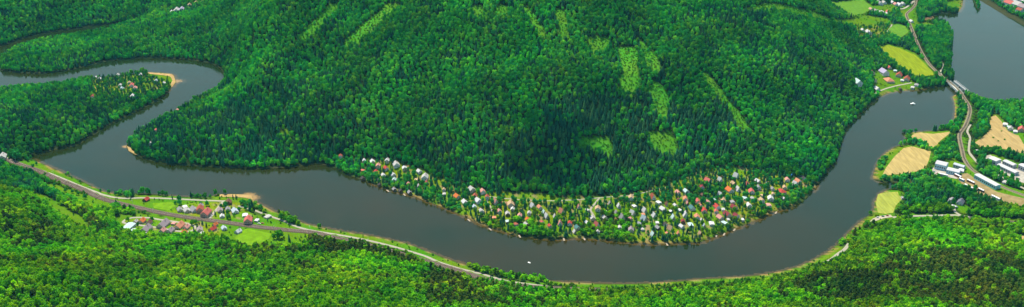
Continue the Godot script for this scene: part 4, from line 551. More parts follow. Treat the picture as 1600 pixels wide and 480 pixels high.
func part(called: String, mesh: Mesh, material: Material, parent: Node, where := Vector3.ZERO, scaled := Vector3.ONE, turn := 0.0) -> MeshInstance3D:
	var o := MeshInstance3D.new()
	o.name = called
	o.mesh = mesh
	o.material_override = material
	parent.add_child(o, true)
	o.position = where
	o.rotation.y = turn
	o.scale = scaled
	return o

func structure(called: String, mesh: Mesh, material: Material, label: String, category := "") -> MeshInstance3D:
	var o := part(numbered(called), mesh, material, self)
	tag(o, label, category, "", "structure")
	return o

func lin(r: float, g: float, b: float) -> Color:
	return Color(r, g, b).linear_to_srgb()

func paint(key: String, c: Color, rough := 0.8, spec := 0.4) -> StandardMaterial3D:
	if not mats.has(key):
		var m := StandardMaterial3D.new()
		m.resource_name = key
		m.albedo_color = c.linear_to_srgb()
		m.roughness = rough
		m.metallic_specular = spec
		mats[key] = m
	return mats[key]

func noise_texture(freq: float, lo: Color, hi: Color, size := 512, octaves := 4, seed_ := 3) -> NoiseTexture2D:
	var n := FastNoiseLite.new()
	n.seed = seed_
	n.frequency = freq
	n.fractal_octaves = octaves
	var g := Gradient.new()
	g.set_color(0, lo)
	g.set_color(1, hi)
	var t := NoiseTexture2D.new()
	t.width = size
	t.height = size
	t.seamless = true
	t.noise = n
	t.color_ramp = g
	return t

func grainy(key: String, c: Color, metres: float, lo := 0.72, rough := 0.9, seed_ := 3) -> StandardMaterial3D:
	if not mats.has(key):
		var m := paint(key, c, rough, 0.12)
		var cloth := "grain_%d_%d" % [int(lo * 100), seed_]
		if not shapes.has(cloth): shapes[cloth] = noise_texture(0.02, Color(lo, lo, lo), Color.WHITE, 256, 5, seed_)
		m.albedo_texture = shapes[cloth]
		m.uv1_triplanar = true
		m.uv1_world_triplanar = true
		m.uv1_scale = Vector3.ONE / metres
	return mats[key]

# ---------------------------------------------------------------- meshes
func quad(st: SurfaceTool, a: Vector3, b: Vector3, c: Vector3, d: Vector3) -> void:
	for v in [a, b, c, a, c, d]: st.add_vertex(v)

func box_into(st: SurfaceTool, lo: Vector3, hi: Vector3) -> void:
	var p := [Vector3(lo.x, lo.y, lo.z), Vector3(hi.x, lo.y, lo.z), Vector3(hi.x, lo.y, hi.z), Vector3(lo.x, lo.y, hi.z), Vector3(lo.x, hi.y, lo.z), Vector3(hi.x, hi.y, lo.z), Vector3(hi.x, hi.y, hi.z), Vector3(lo.x, hi.y, hi.z)]
	quad(st, p[4], p[5], p[6], p[7])
	quad(st, p[3], p[2], p[1], p[0])
	quad(st, p[7], p[6], p[2], p[3])
	quad(st, p[5], p[4], p[0], p[1])
	quad(st, p[4], p[7], p[3], p[0])
	quad(st, p[6], p[5], p[1], p[2])

func begin() -> SurfaceTool:
	var st := SurfaceTool.new()
	st.begin(Mesh.PRIMITIVE_TRIANGLES)
	st.set_smooth_group(-1)
	return st

func done(st: SurfaceTool) -> ArrayMesh:
	st.generate_normals()
	return st.commit()

func unit_box() -> Mesh:
	if not shapes.has("box"):
		var st := begin()
		box_into(st, Vector3(-.5, 0, -.5), Vector3(.5, 1, .5))
		shapes["box"] = done(st)
	return shapes["box"]

func boxes(list: Array) -> ArrayMesh:
	var st := begin()
	for b in list: box_into(st, b[0], b[1])
	return done(st)

func tube_into(st: SurfaceTool, a: Vector3, b: Vector3, ra: float, rb: float, n := 6) -> void:
	var ax := (b - a).normalized()
	var u := ax.cross(Vector3.RIGHT if absf(ax.x) < .8 else Vector3.UP).normalized()
	var v := ax.cross(u)
	for k in n:
		var c0 := u * cos(TAU * k / n) + v * sin(TAU * k / n)
		var c1 := u * cos(TAU * (k + 1) / n) + v * sin(TAU * (k + 1) / n)
		quad(st, a + c0 * ra, b + c0 * rb, b + c1 * rb, a + c1 * ra)

# a crown of lobes: dense inner bodies with leaf clumps spread over and around them
func crown(seed_: int, lobes: int, per: int, leaf: float, tall: float, taper: float, spread: float) -> ArrayMesh:
	var r := RandomNumberGenerator.new()
	r.seed = seed_
	var st := begin()
	var balls := [[Vector3(0, tall * .45, 0), Vector3(.62, tall * .5, .62)]]
	for k in lobes:
		var a := TAU * (k * .382 + r.randf() * .12)
		var t := (k + .5) / lobes
		var y := lerpf(.12, .92, t) + r.randf_range(-.06, .06)
		var ring := spread * pow(maxf(1.0 - pow(absf(y - .32) / .72, 2.0), .02), taper) * r.randf_range(.78, 1.12)
		var size := r.randf_range(.34, .5) * lerpf(1.0, .72, y)
		balls.append([Vector3(cos(a) * ring * .66, y * tall, sin(a) * ring * .66), Vector3(size, size * r.randf_range(.75, 1.0), size)])
	for b in balls:
		var c: Vector3 = b[0]
		var s: Vector3 = b[1]
		# inner body
		var tone := r.randf_range(.8, 1.0)
		st.set_color(Color(tone, tone, tone))
		for i in 6:
			for j in 3:
				var q := []
				for e in [[i, j], [i + 1, j], [i + 1, j + 1], [i, j + 1]]:
					var th: float = TAU * e[0] / 6.0
					var ph: float = PI * (e[1] / 3.0 - .5)
					q.append(c + Vector3(cos(th) * cos(ph), sin(ph), sin(th) * cos(ph)) * s * .8)
				quad(st, q[0], q[3], q[2], q[1])
		# leaf clumps
		for k in int(per * (s.x + s.y) / .8):
			var d := Vector3(r.randfn(), r.randfn() + .25, r.randfn()).normalized()
			var p: Vector3 = c + d * s * r.randf_range(.84, 1.12)
			var n := (d + Vector3(r.randfn(), r.randfn(), r.randfn()) * .42).normalized()
			var u := n.cross(Vector3(r.randfn(), r.randfn(), r.randfn()).normalized()).normalized()
			var v := n.cross(u)
			var e := leaf * r.randf_range(.6, 1.25)
			var f := r.randf_range(.74, 1.2)
			st.set_color(Color(f * r.randf_range(.9, 1.12), f, f * r.randf_range(.85, 1.1)))
			var bend := n * e * .35
			st.add_vertex(p - u * e * .9 - bend)
			st.add_vertex(p + v * e * .6)
			st.add_vertex(p + u * e * .9 - bend)
			st.add_vertex(p - u * e * .9 - bend)
			st.add_vertex(p + u * e - bend)
			st.add_vertex(p - v * e * .7 - bend * .4)
	return done(st)

# whorls of drooping boughs round a tapering core
func conifer_crown(seed_: int, tiers: int, around: int, wide: float, droop: float) -> ArrayMesh:
	var r := RandomNumberGenerator.new()
	r.seed = seed_
	var st := begin()
	st.set_color(Color(.8, .8, .8))
	tube_into(st, Vector3(0, .16, 0), Vector3(0, .95, 0), wide * .5, wide * .03, 7)
	for t in tiers:
		var y := lerpf(.15, .97, pow(float(t) / (tiers - 1), .92))
		var reach := wide * pow(1.02 - y, .75) * r.randf_range(.85, 1.1)
		var off := r.randf() * TAU
		for k in around:
			var a := off + TAU * (k + r.randf_range(-.3, .3)) / around
			var out := Vector3(cos(a), 0, sin(a))
			var side := Vector3(-sin(a), 0, cos(a))
			var l := reach * r.randf_range(.75, 1.15)
			var f := r.randf_range(.72, 1.25)
			st.set_color(Color(f * r.randf_range(.92, 1.1), f, f))
			var root := Vector3(0, y + .045, 0)
			var mid := root + out * l * .6 + Vector3(0, -droop * l * .35, 0)
			var tip := root + out * l + Vector3(0, -droop * l, 0)
			var w := l * .36 + wide * .05
			st.add_vertex(root)
			st.add_vertex(mid + side * w)
			st.add_vertex(tip)
			st.add_vertex(root)
			st.add_vertex(tip)
			st.add_vertex(mid - side * w)
	return done(st)

func trunk_mesh(seed_: int, limbs: bool) -> ArrayMesh:
	var r := RandomNumberGenerator.new()
	r.seed = seed_
	var st := begin()
	tube_into(st, Vector3(0, -.06, 0), Vector3(.01, .3, .01), .034, .024)
	tube_into(st, Vector3(.01, .3, .01), Vector3(0, .8, 0), .024, .007)
	if limbs:
		for k in 5:
			var a := TAU * (k / 5.0 + r.randf() * .1)
			var y := r.randf_range(.28, .5)
			tube_into(st, Vector3(0, y, 0), Vector3(cos(a) * .2, y + .2, sin(a) * .2), .012, .004, 4)
	return done(st)

# ---------------------------------------------------------------- relief
func solve_relief() -> Array:
	var n := RELIEF.size() / 3
	var m := n + 3
	var a := []
	for i in m:
		var row := PackedFloat64Array()
		row.resize(m + 1)
		a.append(row)
	for i in n:
		var xi: float = RELIEF[i * 3] / 1000.0
		var zi: float = RELIEF[i * 3 + 1] / 1000.0
		for j in n:
			var dx: float = xi - RELIEF[j * 3] / 1000.0
			var dz: float = zi - RELIEF[j * 3 + 1] / 1000.0
			var r2 := dx * dx + dz * dz
			a[i][j] = 0.5 * r2 * log(r2) if r2 > 1e-12 else 2e-5
		a[i][n] = 1.0
		a[i][n + 1] = xi
		a[i][n + 2] = zi
		a[n][i] = 1.0
		a[n + 1][i] = xi
		a[n + 2][i] = zi
		a[i][m] = RELIEF[i * 3 + 2]
	for c in m:
		var best := c
		for r in range(c + 1, m):
			if absf(a[r][c]) > absf(a[best][c]): best = r
		var keep = a[c]
		a[c] = a[best]
		a[best] = keep
		var prow: PackedFloat64Array = a[c]
		for r in range(c + 1, m):
			var f: float = a[r][c] / prow[c]
			if f == 0.0: continue
			var row: PackedFloat64Array = a[r]
			for k in range(c, m + 1): row[k] -= f * prow[k]
			a[r] = row
	var w := PackedFloat64Array()
	w.resize(m)
	for r in range(m - 1, -1, -1):
		var s: float = a[r][m]
		for k in range(r + 1, m): s -= a[r][k] * w[k]
		w[r] = s / a[r][r]
	return [w, n]

func fill_polygon(flat: Array, x0: float, z0: float, cell: float, nx: int, nz: int, run: Callable) -> void:
	var n := flat.size() / 2
	var lo := INF
	var hi := -INF
	for i in n:
		lo = minf(lo, flat[i * 2 + 1])
		hi = maxf(hi, flat[i * 2 + 1])
	for r in range(maxi(0, ceili((lo - z0) / cell)), mini(nz - 1, floori((hi - z0) / cell)) + 1):
		var z := z0 + r * cell
		var cuts := []
		for i in n:
			var j := (i + 1) % n
			var za: float = flat[i * 2 + 1]
			var zb: float = flat[j * 2 + 1]
			if (za > z) != (zb > z):
				cuts.append(flat[i * 2] + (z - za) / (zb - za) * (flat[j * 2] - flat[i * 2]))
		cuts.sort()
		for k in range(0, cuts.size() - 1, 2):
			var c0 := maxi(0, ceili((cuts[k] - x0) / cell))
			var c1 := mini(nx - 1, floori((cuts[k + 1] - x0) / cell))
			if c1 >= c0: run.call(r, c0, c1)

func measure_shore() -> void:
	shore_distance.resize(NX * NZ)
	shore_distance.fill(90.0)
	for flat in [SHORE, ISLAND]:
		var n: int = flat.size() / 2
		for i in n:
			var j := (i + 1) % n
			var ax: float = flat[i * 2]
			var az: float = flat[i * 2 + 1]
			var dx: float = flat[j * 2] - ax
			var dz: float = flat[j * 2 + 1] - az
			var l2 := maxf(dx * dx + dz * dz, 1e-6)
			for r in range(maxi(0, int((minf(az, az + dz) - 90 - Z0) / STEP)), mini(NZ - 1, int((maxf(az, az + dz) + 90 - Z0) / STEP)) + 1):
				var z := Z0 + r * STEP
				for c in range(maxi(0, int((minf(ax, ax + dx) - 90 - X0) / STEP)), mini(NX - 1, int((maxf(ax, ax + dx) + 90 - X0) / STEP)) + 1):
					var x := X0 + c * STEP
					var t := clampf(((x - ax) * dx + (z - az) * dz) / l2, 0.0, 1.0)
					var ex := x - ax - t * dx
					var ez := z - az - t * dz
					var d := ex * ex + ez * ez
					if d < 8100.0:
						d = sqrt(d)
						if d < shore_distance[r * NX + c]: shore_distance[r * NX + c] = d
	var wet := PackedByteArray()
	wet.resize(NX * NZ)
	fill_polygon(SHORE, X0, Z0, STEP, NX, NZ, func(r, a, b):
		for c in range(a, b + 1): wet[r * NX + c] = 1)
	fill_polygon(ISLAND, X0, Z0, STEP, NX, NZ, func(r, a, b):
		for c in range(a, b + 1): wet[r * NX + c] = 0)
	for i in NX * NZ:
		if wet[i]: shore_distance[i] = -shore_distance[i]

func sample(field: PackedFloat32Array, x: float, z: float) -> float:
	var j := clampf((x - X0) / STEP, 0.0, NX - 1.001)
	var i := clampf((z - Z0) / STEP, 0.0, NZ - 1.001)
	var a := int(i)
	var b := int(j)
	var u := i - a
	var v := j - b
	var k := a * NX + b
	return lerpf(lerpf(field[k], field[k + 1], v), lerpf(field[k + NX], field[k + NX + 1], v), u)

func ground(x: float, z: float) -> float:
	return sample(height, x, z)

func spot(x: float, z: float, lift := 0.0) -> Vector3:
	return Vector3(x, ground(x, z) + lift, z)

func shape_relief() -> void:
	var solved := solve_relief()
	var w: PackedFloat64Array = solved[0]
	var n: int = solved[1]
	var px := PackedFloat64Array()
	var pz := PackedFloat64Array()
	for i in n:
		px.append(RELIEF[i * 3] / 1000.0)
		pz.append(RELIEF[i * 3 + 1] / 1000.0)
	var cs := 4
	var cx := (NX - 1) / cs + 1
	var cz := (NZ - 1) / cs + 1
	var coarse := PackedFloat32Array()
	coarse.resize(cx * cz)
	for r in cz:
		var z := (Z0 + r * STEP * cs) / 1000.0
		for c in cx:
			var x := (X0 + c * STEP * cs) / 1000.0
			var s := w[n] + w[n + 1] * x + w[n + 2] * z
			for i in n:
				var dx := x - px[i]
				var dz := z - pz[i]
				var r2 := dx * dx + dz * dz + 1e-12
				s += w[i] * 0.5 * r2 * log(r2)
			coarse[r * cx + c] = s
	height.resize(NX * NZ)
	for r in NZ:
		var z := Z0 + r * STEP
		var a := mini(r / cs, cz - 2)
		var u := float(r - a * cs) / cs
		for c in NX:
			var x := X0 + c * STEP
			var b := mini(c / cs, cx - 2)
			var v := float(c - b * cs) / cs
			var k := a * cx + b
			var hb := lerpf(lerpf(coarse[k], coarse[k + 1], v), lerpf(coarse[k + cx], coarse[k + cx + 1], v), u)
			hb += 12.0 * clampf((hb - 20.0) / 60.0, 0, 1) * (sin(x / 85 + 1.7 * sin(z / 130)) * sin(z / 120 + 1.1 * sin(x / 147 + 2)) + .5 * sin(x / 38 + z / 53) * sin(z / 48 - x / 69))
			var d := shore_distance[r * NX + c]
			if d < 0: height[r * NX + c] = -3.0 * (1.0 - exp(d / 10.0))
			else: height[r * NX + c] = 1.4 * (1.0 - exp(-d / 4.0)) + maxf(hb, .2) * d * d / (d * d + 676.0)

func prepare_ways() -> void:
	var near := PackedFloat32Array()
	near.resize(NX * NZ)
	near.fill(99.0)
	var level := PackedFloat32Array()
	level.resize(NX * NZ)
	for w in WAYS:
		var curve := Curve3D.new()
		var flat: Array = w[4]
		var n := flat.size() / 2
		for i in n:
			var p := Vector3(flat[i * 2], 0, flat[i * 2 + 1])
			var q := Vector3(flat[maxi(i - 1, 0) * 2], 0, flat[maxi(i - 1, 0) * 2 + 1])
			var s := Vector3(flat[mini(i + 1, n - 1) * 2], 0, flat[mini(i + 1, n - 1) * 2 + 1])
			var t := (s - q) / 6.0
			curve.add_point(p, -t.limit_length(p.distance_to(q) * .4), t.limit_length(p.distance_to(s) * .4))
		curve.bake_interval = 3.0
		var pts := curve.get_baked_points()
		var rail: bool = w[2].begins_with("rail")
		var ys := PackedFloat32Array()
		for p in pts: ys.append(maxf(ground(p.x, p.z), 4.8 if rail else 1.0))
		for pass_ in 12 if rail else 4:
			var copy := ys.duplicate()
			for i in range(1, ys.size() - 1): ys[i] = (copy[i - 1] + copy[i] * 2 + copy[i + 1]) / 4.0
		for i in pts.size(): pts[i].y = ys[i]
		way_paths.append(pts)
		var reach: float = w[3] * .5 + 9.0
		for p in pts:
			for r in range(maxi(0, ceili((p.z - reach - Z0) / STEP)), mini(NZ - 1, floori((p.z + reach - Z0) / STEP)) + 1):
				for c in range(maxi(0, ceili((p.x - reach - X0) / STEP)), mini(NX - 1, floori((p.x + reach - X0) / STEP)) + 1):
					var d: float = Vector2(X0 + c * STEP - p.x, Z0 + r * STEP - p.z).length() - w[3] * .5
					if d < near[r * NX + c]:
						near[r * NX + c] = d
						level[r * NX + c] = p.y
	for i in NX * NZ:
		if near[i] < 9.0 and shore_distance[i] > .5:
			height[i] = lerpf(level[i], height[i], smoothstep(3.6, 9.0, near[i]))

func mark_cover() -> void:
	cover.resize(MX * MZ)
	mixture.resize(MX * MZ)
	keep_clear.resize(MX * MZ)
	mixture.fill(.1)
	var kinds := {"conifer": CONIFER, "young": YOUNG, "grass": GRASS, "garden": GARDEN, "grove": GROVE}
	for a in COVER:
		var kind: int = kinds[a[0]]
		var mix: float = a[1]
		fill_polygon(a[2], X0, Z0, CELL, MX, MZ, func(r, c0, c1):
			for c in range(c0, c1 + 1):
				cover[r * MX + c] = kind
				mixture[r * MX + c] = mix)
	for f in FIELDS:
		fill_polygon(f[3], X0, Z0, CELL, MX, MZ, func(r, c0, c1):
			for c in range(c0, c1 + 1):
				keep_clear[r * MX + c] = 1
				# field margins towards the valley carry only low growth
				for q in 5:
					var i := mini(r + 1 + q, MZ - 1) * MX + c
					if cover[i] == FOREST or cover[i] == CONIFER: cover[i] = SCRUB)
	for k in WAYS.size():
		for p in way_paths[k]:
			clear_round(p.x, p.z, WAYS[k][3] * .5 + (4.5 if k == 1 else 2.2))
			# the verge of a line or road is kept low on its sunny side
			if p.z > -1222 and p.x > -214 and (p.x < -100 or p.x > -40): continue
			if p.z > -2080 and WAYS[k][2] != "road" or p.z > -1300 and p.x > 390:
				for q in (15 if k == 1 else 9):
					var i := cell_of(p.x, p.z + WAYS[k][3] * .5 + 2.0 * q)
					if cover[i] == FOREST or cover[i] == CONIFER: cover[i] = SCRUB

func clear_round(x: float, z: float, reach: float) -> void:
	for r in range(maxi(0, ceili((z - reach - Z0) / CELL)), mini(MZ - 1, floori((z + reach - Z0) / CELL)) + 1):
		for c in range(maxi(0, ceili((x - reach - X0) / CELL)), mini(MX - 1, floori((x + reach - X0) / CELL)) + 1):
			if Vector2(X0 + c * CELL - x, Z0 + r * CELL - z).length() < reach: keep_clear[r * MX + c] = 1

func cell_of(x: float, z: float) -> int:
	return clampi(roundi((z - Z0) / CELL), 0, MZ - 1) * MX + clampi(roundi((x - X0) / CELL), 0, MX - 1)

# ---------------------------------------------------------------- ground and water
func build_ground() -> void:
	# the relief in view, then a few wide rows that carry the land on to the horizon
	var xs := PackedFloat32Array([-9000, -5500, -3400, -2200])
	for c in NX: xs.append(X0 + c * STEP)
	xs.append_array([2200, 3400, 5500, 9000])
	var zs := PackedFloat32Array([-9000, -6500, -4600, -3400])
	for r in NZ: zs.append(Z0 + r * STEP)
	zs.append_array([-350, 200, 1500, 4000])
	var nx := xs.size()
	var nz := zs.size()
	var pos := PackedVector3Array()
	var nor := PackedVector3Array()
	var col := PackedColorArray()
	pos.resize(nx * nz)
	nor.resize(nx * nz)
	col.resize(nx * nz)
	var e := 5.0
	for r in nz:
		for c in nx:
			var x := xs[c]
			var z := zs[r]
			var inside := c >= 4 and c < nx - 4 and r >= 4 and r < nz - 4
			var y: float = height[(r - 4) * NX + c - 4] if inside else maxf(ground(x, z), 3.0)
			pos[r * nx + c] = Vector3(x, y, z)
			nor[r * nx + c] = Vector3(ground(x - e, z) - ground(x + e, z), 2 * e, ground(x, z - e) - ground(x, z + e)).normalized()
			var n := noise.get_noise_2d(x, z)
			var m := grain.get_noise_2d(x, z)
			var k := Color(.016, .030, .010)
			if inside:
				var d := shore_distance[(r - 4) * NX + c - 4]
				var i := cell_of(x, z)
				match cover[i]:
					GRASS: k = Color(.075 + .04 * n, .165 + .04 * m, .005)
					YOUNG: k = Color(.066 + .04 * n, .215 + .05 * m, .014)
					GARDEN: k = Color(.115 + .07 * n, .195 + .05 * m, .005)
					GROVE: k = Color(.05, .09, .016)
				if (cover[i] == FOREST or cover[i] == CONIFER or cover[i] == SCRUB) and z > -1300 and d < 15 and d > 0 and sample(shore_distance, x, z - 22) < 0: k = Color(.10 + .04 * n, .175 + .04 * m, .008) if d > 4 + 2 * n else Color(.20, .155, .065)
				if cover[i] == GARDEN and m > .33: k = Color(.22, .17, .085)
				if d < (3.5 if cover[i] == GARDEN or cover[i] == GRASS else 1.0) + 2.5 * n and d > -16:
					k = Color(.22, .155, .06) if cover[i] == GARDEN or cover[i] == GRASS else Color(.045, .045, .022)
			col[r * nx + c] = k
	var idx := PackedInt32Array()
	idx.resize((nx - 1) * (nz - 1) * 6)
	var q := 0
	for r in nz - 1:
		for c in nx - 1:
			var a := r * nx + c
			for v in [a, a + 1, a + nx + 1, a, a + nx + 1, a + nx]:
				idx[q] = v
				q += 1
	var arrays := []
	arrays.resize(Mesh.ARRAY_MAX)
	arrays[Mesh.ARRAY_VERTEX] = pos
	arrays[Mesh.ARRAY_NORMAL] = nor
	arrays[Mesh.ARRAY_COLOR] = col
	arrays[Mesh.ARRAY_INDEX] = idx
	var mesh := ArrayMesh.new()
	mesh.add_surface_from_arrays(Mesh.PRIMITIVE_TRIANGLES, arrays)
	var m := StandardMaterial3D.new()
	m.resource_name = "turf"
	m.vertex_color_use_as_albedo = true
	m.albedo_texture = noise_texture(.03, Color(.62, .66, .55), Color(1, 1, 1), 512, 5)
	m.uv1_triplanar = true
	m.uv1_world_triplanar = true
	m.uv1_scale = Vector3.ONE / 37.0
	m.roughness = 1.0
	m.metallic_specular = 0.0
	structure("ground", mesh, m, "green valley floor and hillsides around the winding river")

func build_water() -> void:
	var st := begin()
	for p in [[-1170, -2795], [1170, -2795], [1170, -585], [-1170, -2795], [1170, -585], [-1170, -585]]:
		st.set_uv(Vector2((p[0] + 1170) / 2340.0, (p[1] + 2795) / 2210.0))
		st.add_vertex(Vector3(p[0], 0, p[1]))
	var mesh := done(st)
	# silt in the water: broad drifts and sandy shallows off the beaches
	var w := 1200
	var h := 1133
	var im := Image.create(w, h, false, Image.FORMAT_RGBF)
	for y in h:
		var z := -2795 + 2210.0 * y / h
		for x in w:
			var wx := -1170 + 2340.0 * x / w
			var d := sample(shore_distance, wx, z)
			if d > 4 or d <= -90 and (x + y) % 2 == 9: continue
			var n := noise.get_noise_2d(wx * .45, z * .45) * .5 + .5
			var c := Color(.003, .010, .001).lerp(Color(.010, .011, .001), n)
			var reach := smoothstep(620.0, 250.0, Vector2(wx + 90, (z + 1180) * 1.4).length() + 160 * noise.get_noise_2d(wx * .3 + 70, z * .3))
			c = c.lerp(Color(.017, .012, .001), .8 * reach * n)
			if d > -9:
				var sandy := false
				for a in 8:
					var k := cover[cell_of(wx + 9 * cos(a * TAU / 8), z + 9 * sin(a * TAU / 8))]
					if k == GARDEN or k == GRASS: sandy = true
				if not sandy:
					im.set_pixel(x, y, c)
					continue
				var g := grain.get_noise_2d(wx * 2, z * 2)
				if d > -4.5 + 3.0 * g: c = c.lerp(Color(.06, .038, .010), .55)
			im.set_pixel(x, y, c)
	for s in SPITS:
		for k in 900:
			var a := rng.randf() * TAU
			var q: float = absf(rng.randfn()) * s[2]
			var x := int((s[0] + cos(a) * q + 1170) / 2340.0 * w)
			var y := int((s[1] + sin(a) * q * .8 + 2795) / 2210.0 * h)
			if x > 0 and x < w and y > 0 and y < h: im.set_pixel(x, y, im.get_pixel(x, y).lerp(Color(.17, .10, .028), .5 * exp(-q / s[2])))
	var m := StandardMaterial3D.new()
	m.resource_name = "river_water"
	m.albedo_texture = ImageTexture.create_from_image(im)
	m.roughness = .07
	m.metallic_specular = .30
	# wind roughens the surface in drifting patches
	var rip := FastNoiseLite.new()
	rip.seed = 31
	rip.frequency = .016
	rip.fractal_octaves = 4
	var patches := Image.create(780, 737, false, Image.FORMAT_RGB8)
	for y in 737:
		for x in 780:
			var q := clampf(.10 + .16 * rip.get_noise_2d(x * 1.6, y * 4.0), .03, .3)
			patches.set_pixel(x, y, Color(q, q, q))
	m.roughness = 1.0
	m.roughness_texture = ImageTexture.create_from_image(patches)
	m.roughness_texture_channel = BaseMaterial3D.TEXTURE_CHANNEL_RED
	structure("river_water", mesh, m, "dark green river winding through the valley into a lake", "river")

# ---------------------------------------------------------------- sheets and ways
func drape(flat: Array, lift: float) -> ArrayMesh:
	var polygon := PackedVector2Array()
	for i in flat.size() / 2: polygon.append(Vector2(flat[i * 2], flat[i * 2 + 1]))
	var lo := polygon[0]
	var hi := polygon[0]
	for p in polygon:
		lo = lo.min(p)
		hi = hi.max(p)
	var st := begin()
	st.set_smooth_group(0)
	for r in range(floori((lo.y - Z0) / STEP), floori((hi.y - Z0) / STEP) + 1):
		for c in range(floori((lo.x - X0) / STEP), floori((hi.x - X0) / STEP) + 1):
			var x := X0 + c * STEP
			var z := Z0 + r * STEP
			# the two triangles of the ground under this cell
			for tri in [PackedVector2Array([Vector2(x, z), Vector2(x + STEP, z), Vector2(x + STEP, z + STEP)]), PackedVector2Array([Vector2(x, z), Vector2(x + STEP, z + STEP), Vector2(x, z + STEP)])]:
				for piece in Geometry2D.intersect_polygons(tri, polygon):
					if piece.size() < 3 or Geometry2D.is_polygon_clockwise(piece) and piece.size() < 3: continue
					var t := Geometry2D.triangulate_polygon(piece)
					for k in range(0, t.size(), 3):
						var a: Vector2 = piece[t[k]]
						var b: Vector2 = piece[t[k + 1]]
						var d: Vector2 = piece[t[k + 2]]
						if (b - a).cross(d - a) < 0:
							var s := b
							b = d
							d = s
						for p in [a, b, d]: st.add_vertex(Vector3(p.x, maxf(ground(p.x, p.y), .12) + lift, p.y))
	return done(st)

func build_fields() -> void:
	var tones := {"straw": Color(.27, .205, .075), "tan": Color(.255, .185, .075), "pale": Color(.19, .215, .035), "yellow": Color(.140, .185, .003), "meadow": Color(.075, .175, .010), "lawn": Color(.090, .190, .002), "sand": Color(.28, .19, .075), "gravel": Color(.28, .25, .19), "dirt": Color(.19, .145, .065), "tanearth": Color(.23, .14, .075), "concrete": Color(.27, .25, .215), "mud": Color(.10, .065, .03)}
	var lift := .3
	for f in FIELDS:
		lift += .01
		var m := grainy(f[2], tones[f[2]], 57.0, .78, .95, 5)
		# drill rows: the grain of a crop runs long one way
		if f[2] in ["yellow", "pale", "straw", "tan"]: m.uv1_scale = Vector3(1 / 26.0, 1.0, 1 / 210.0)
		structure(f[0], drape(f[3], lift), m, f[1])

func ribbon(pts: PackedVector3Array, half: float, lift: float, skirt: float) -> ArrayMesh:
	var st := begin()
	var rows := []
	for i in pts.size():
		var t := (pts[mini(i + 1, pts.size() - 1)] - pts[maxi(i - 1, 0)])
		t.y = 0
		var s := Vector3(-t.z, 0, t.x).normalized()
		var c := pts[i] + Vector3(0, lift, 0)
		var drop := Vector3(0, -lift - .4, 0)
		rows.append([c - s * (half + skirt) + drop, c - s * half, c + s * half, c + s * (half + skirt) + drop])
	for i in rows.size() - 1:
		for k in 3: quad(st, rows[i][k], rows[i + 1][k], rows[i + 1][k + 1], rows[i][k + 1])
	return done(st)

func rail_mesh(pts: PackedVector3Array, off: float, lift: float) -> ArrayMesh:
	var st := begin()
	var prev := []
	for i in pts.size():
		var t := (pts[mini(i + 1, pts.size() - 1)] - pts[maxi(i - 1, 0)])
		t.y = 0
		var s := Vector3(-t.z, 0, t.x).normalized()
		var c := pts[i] + Vector3(0, lift, 0) + s * off
		var row := [c - s * .07, c - s * .05 + Vector3(0, .17, 0), c + s * .05 + Vector3(0, .17, 0), c + s * .07]
		if prev:
			for k in 3: quad(st, prev[k], row[k], row[k + 1], prev[k + 1])
		prev = row
	return done(st)

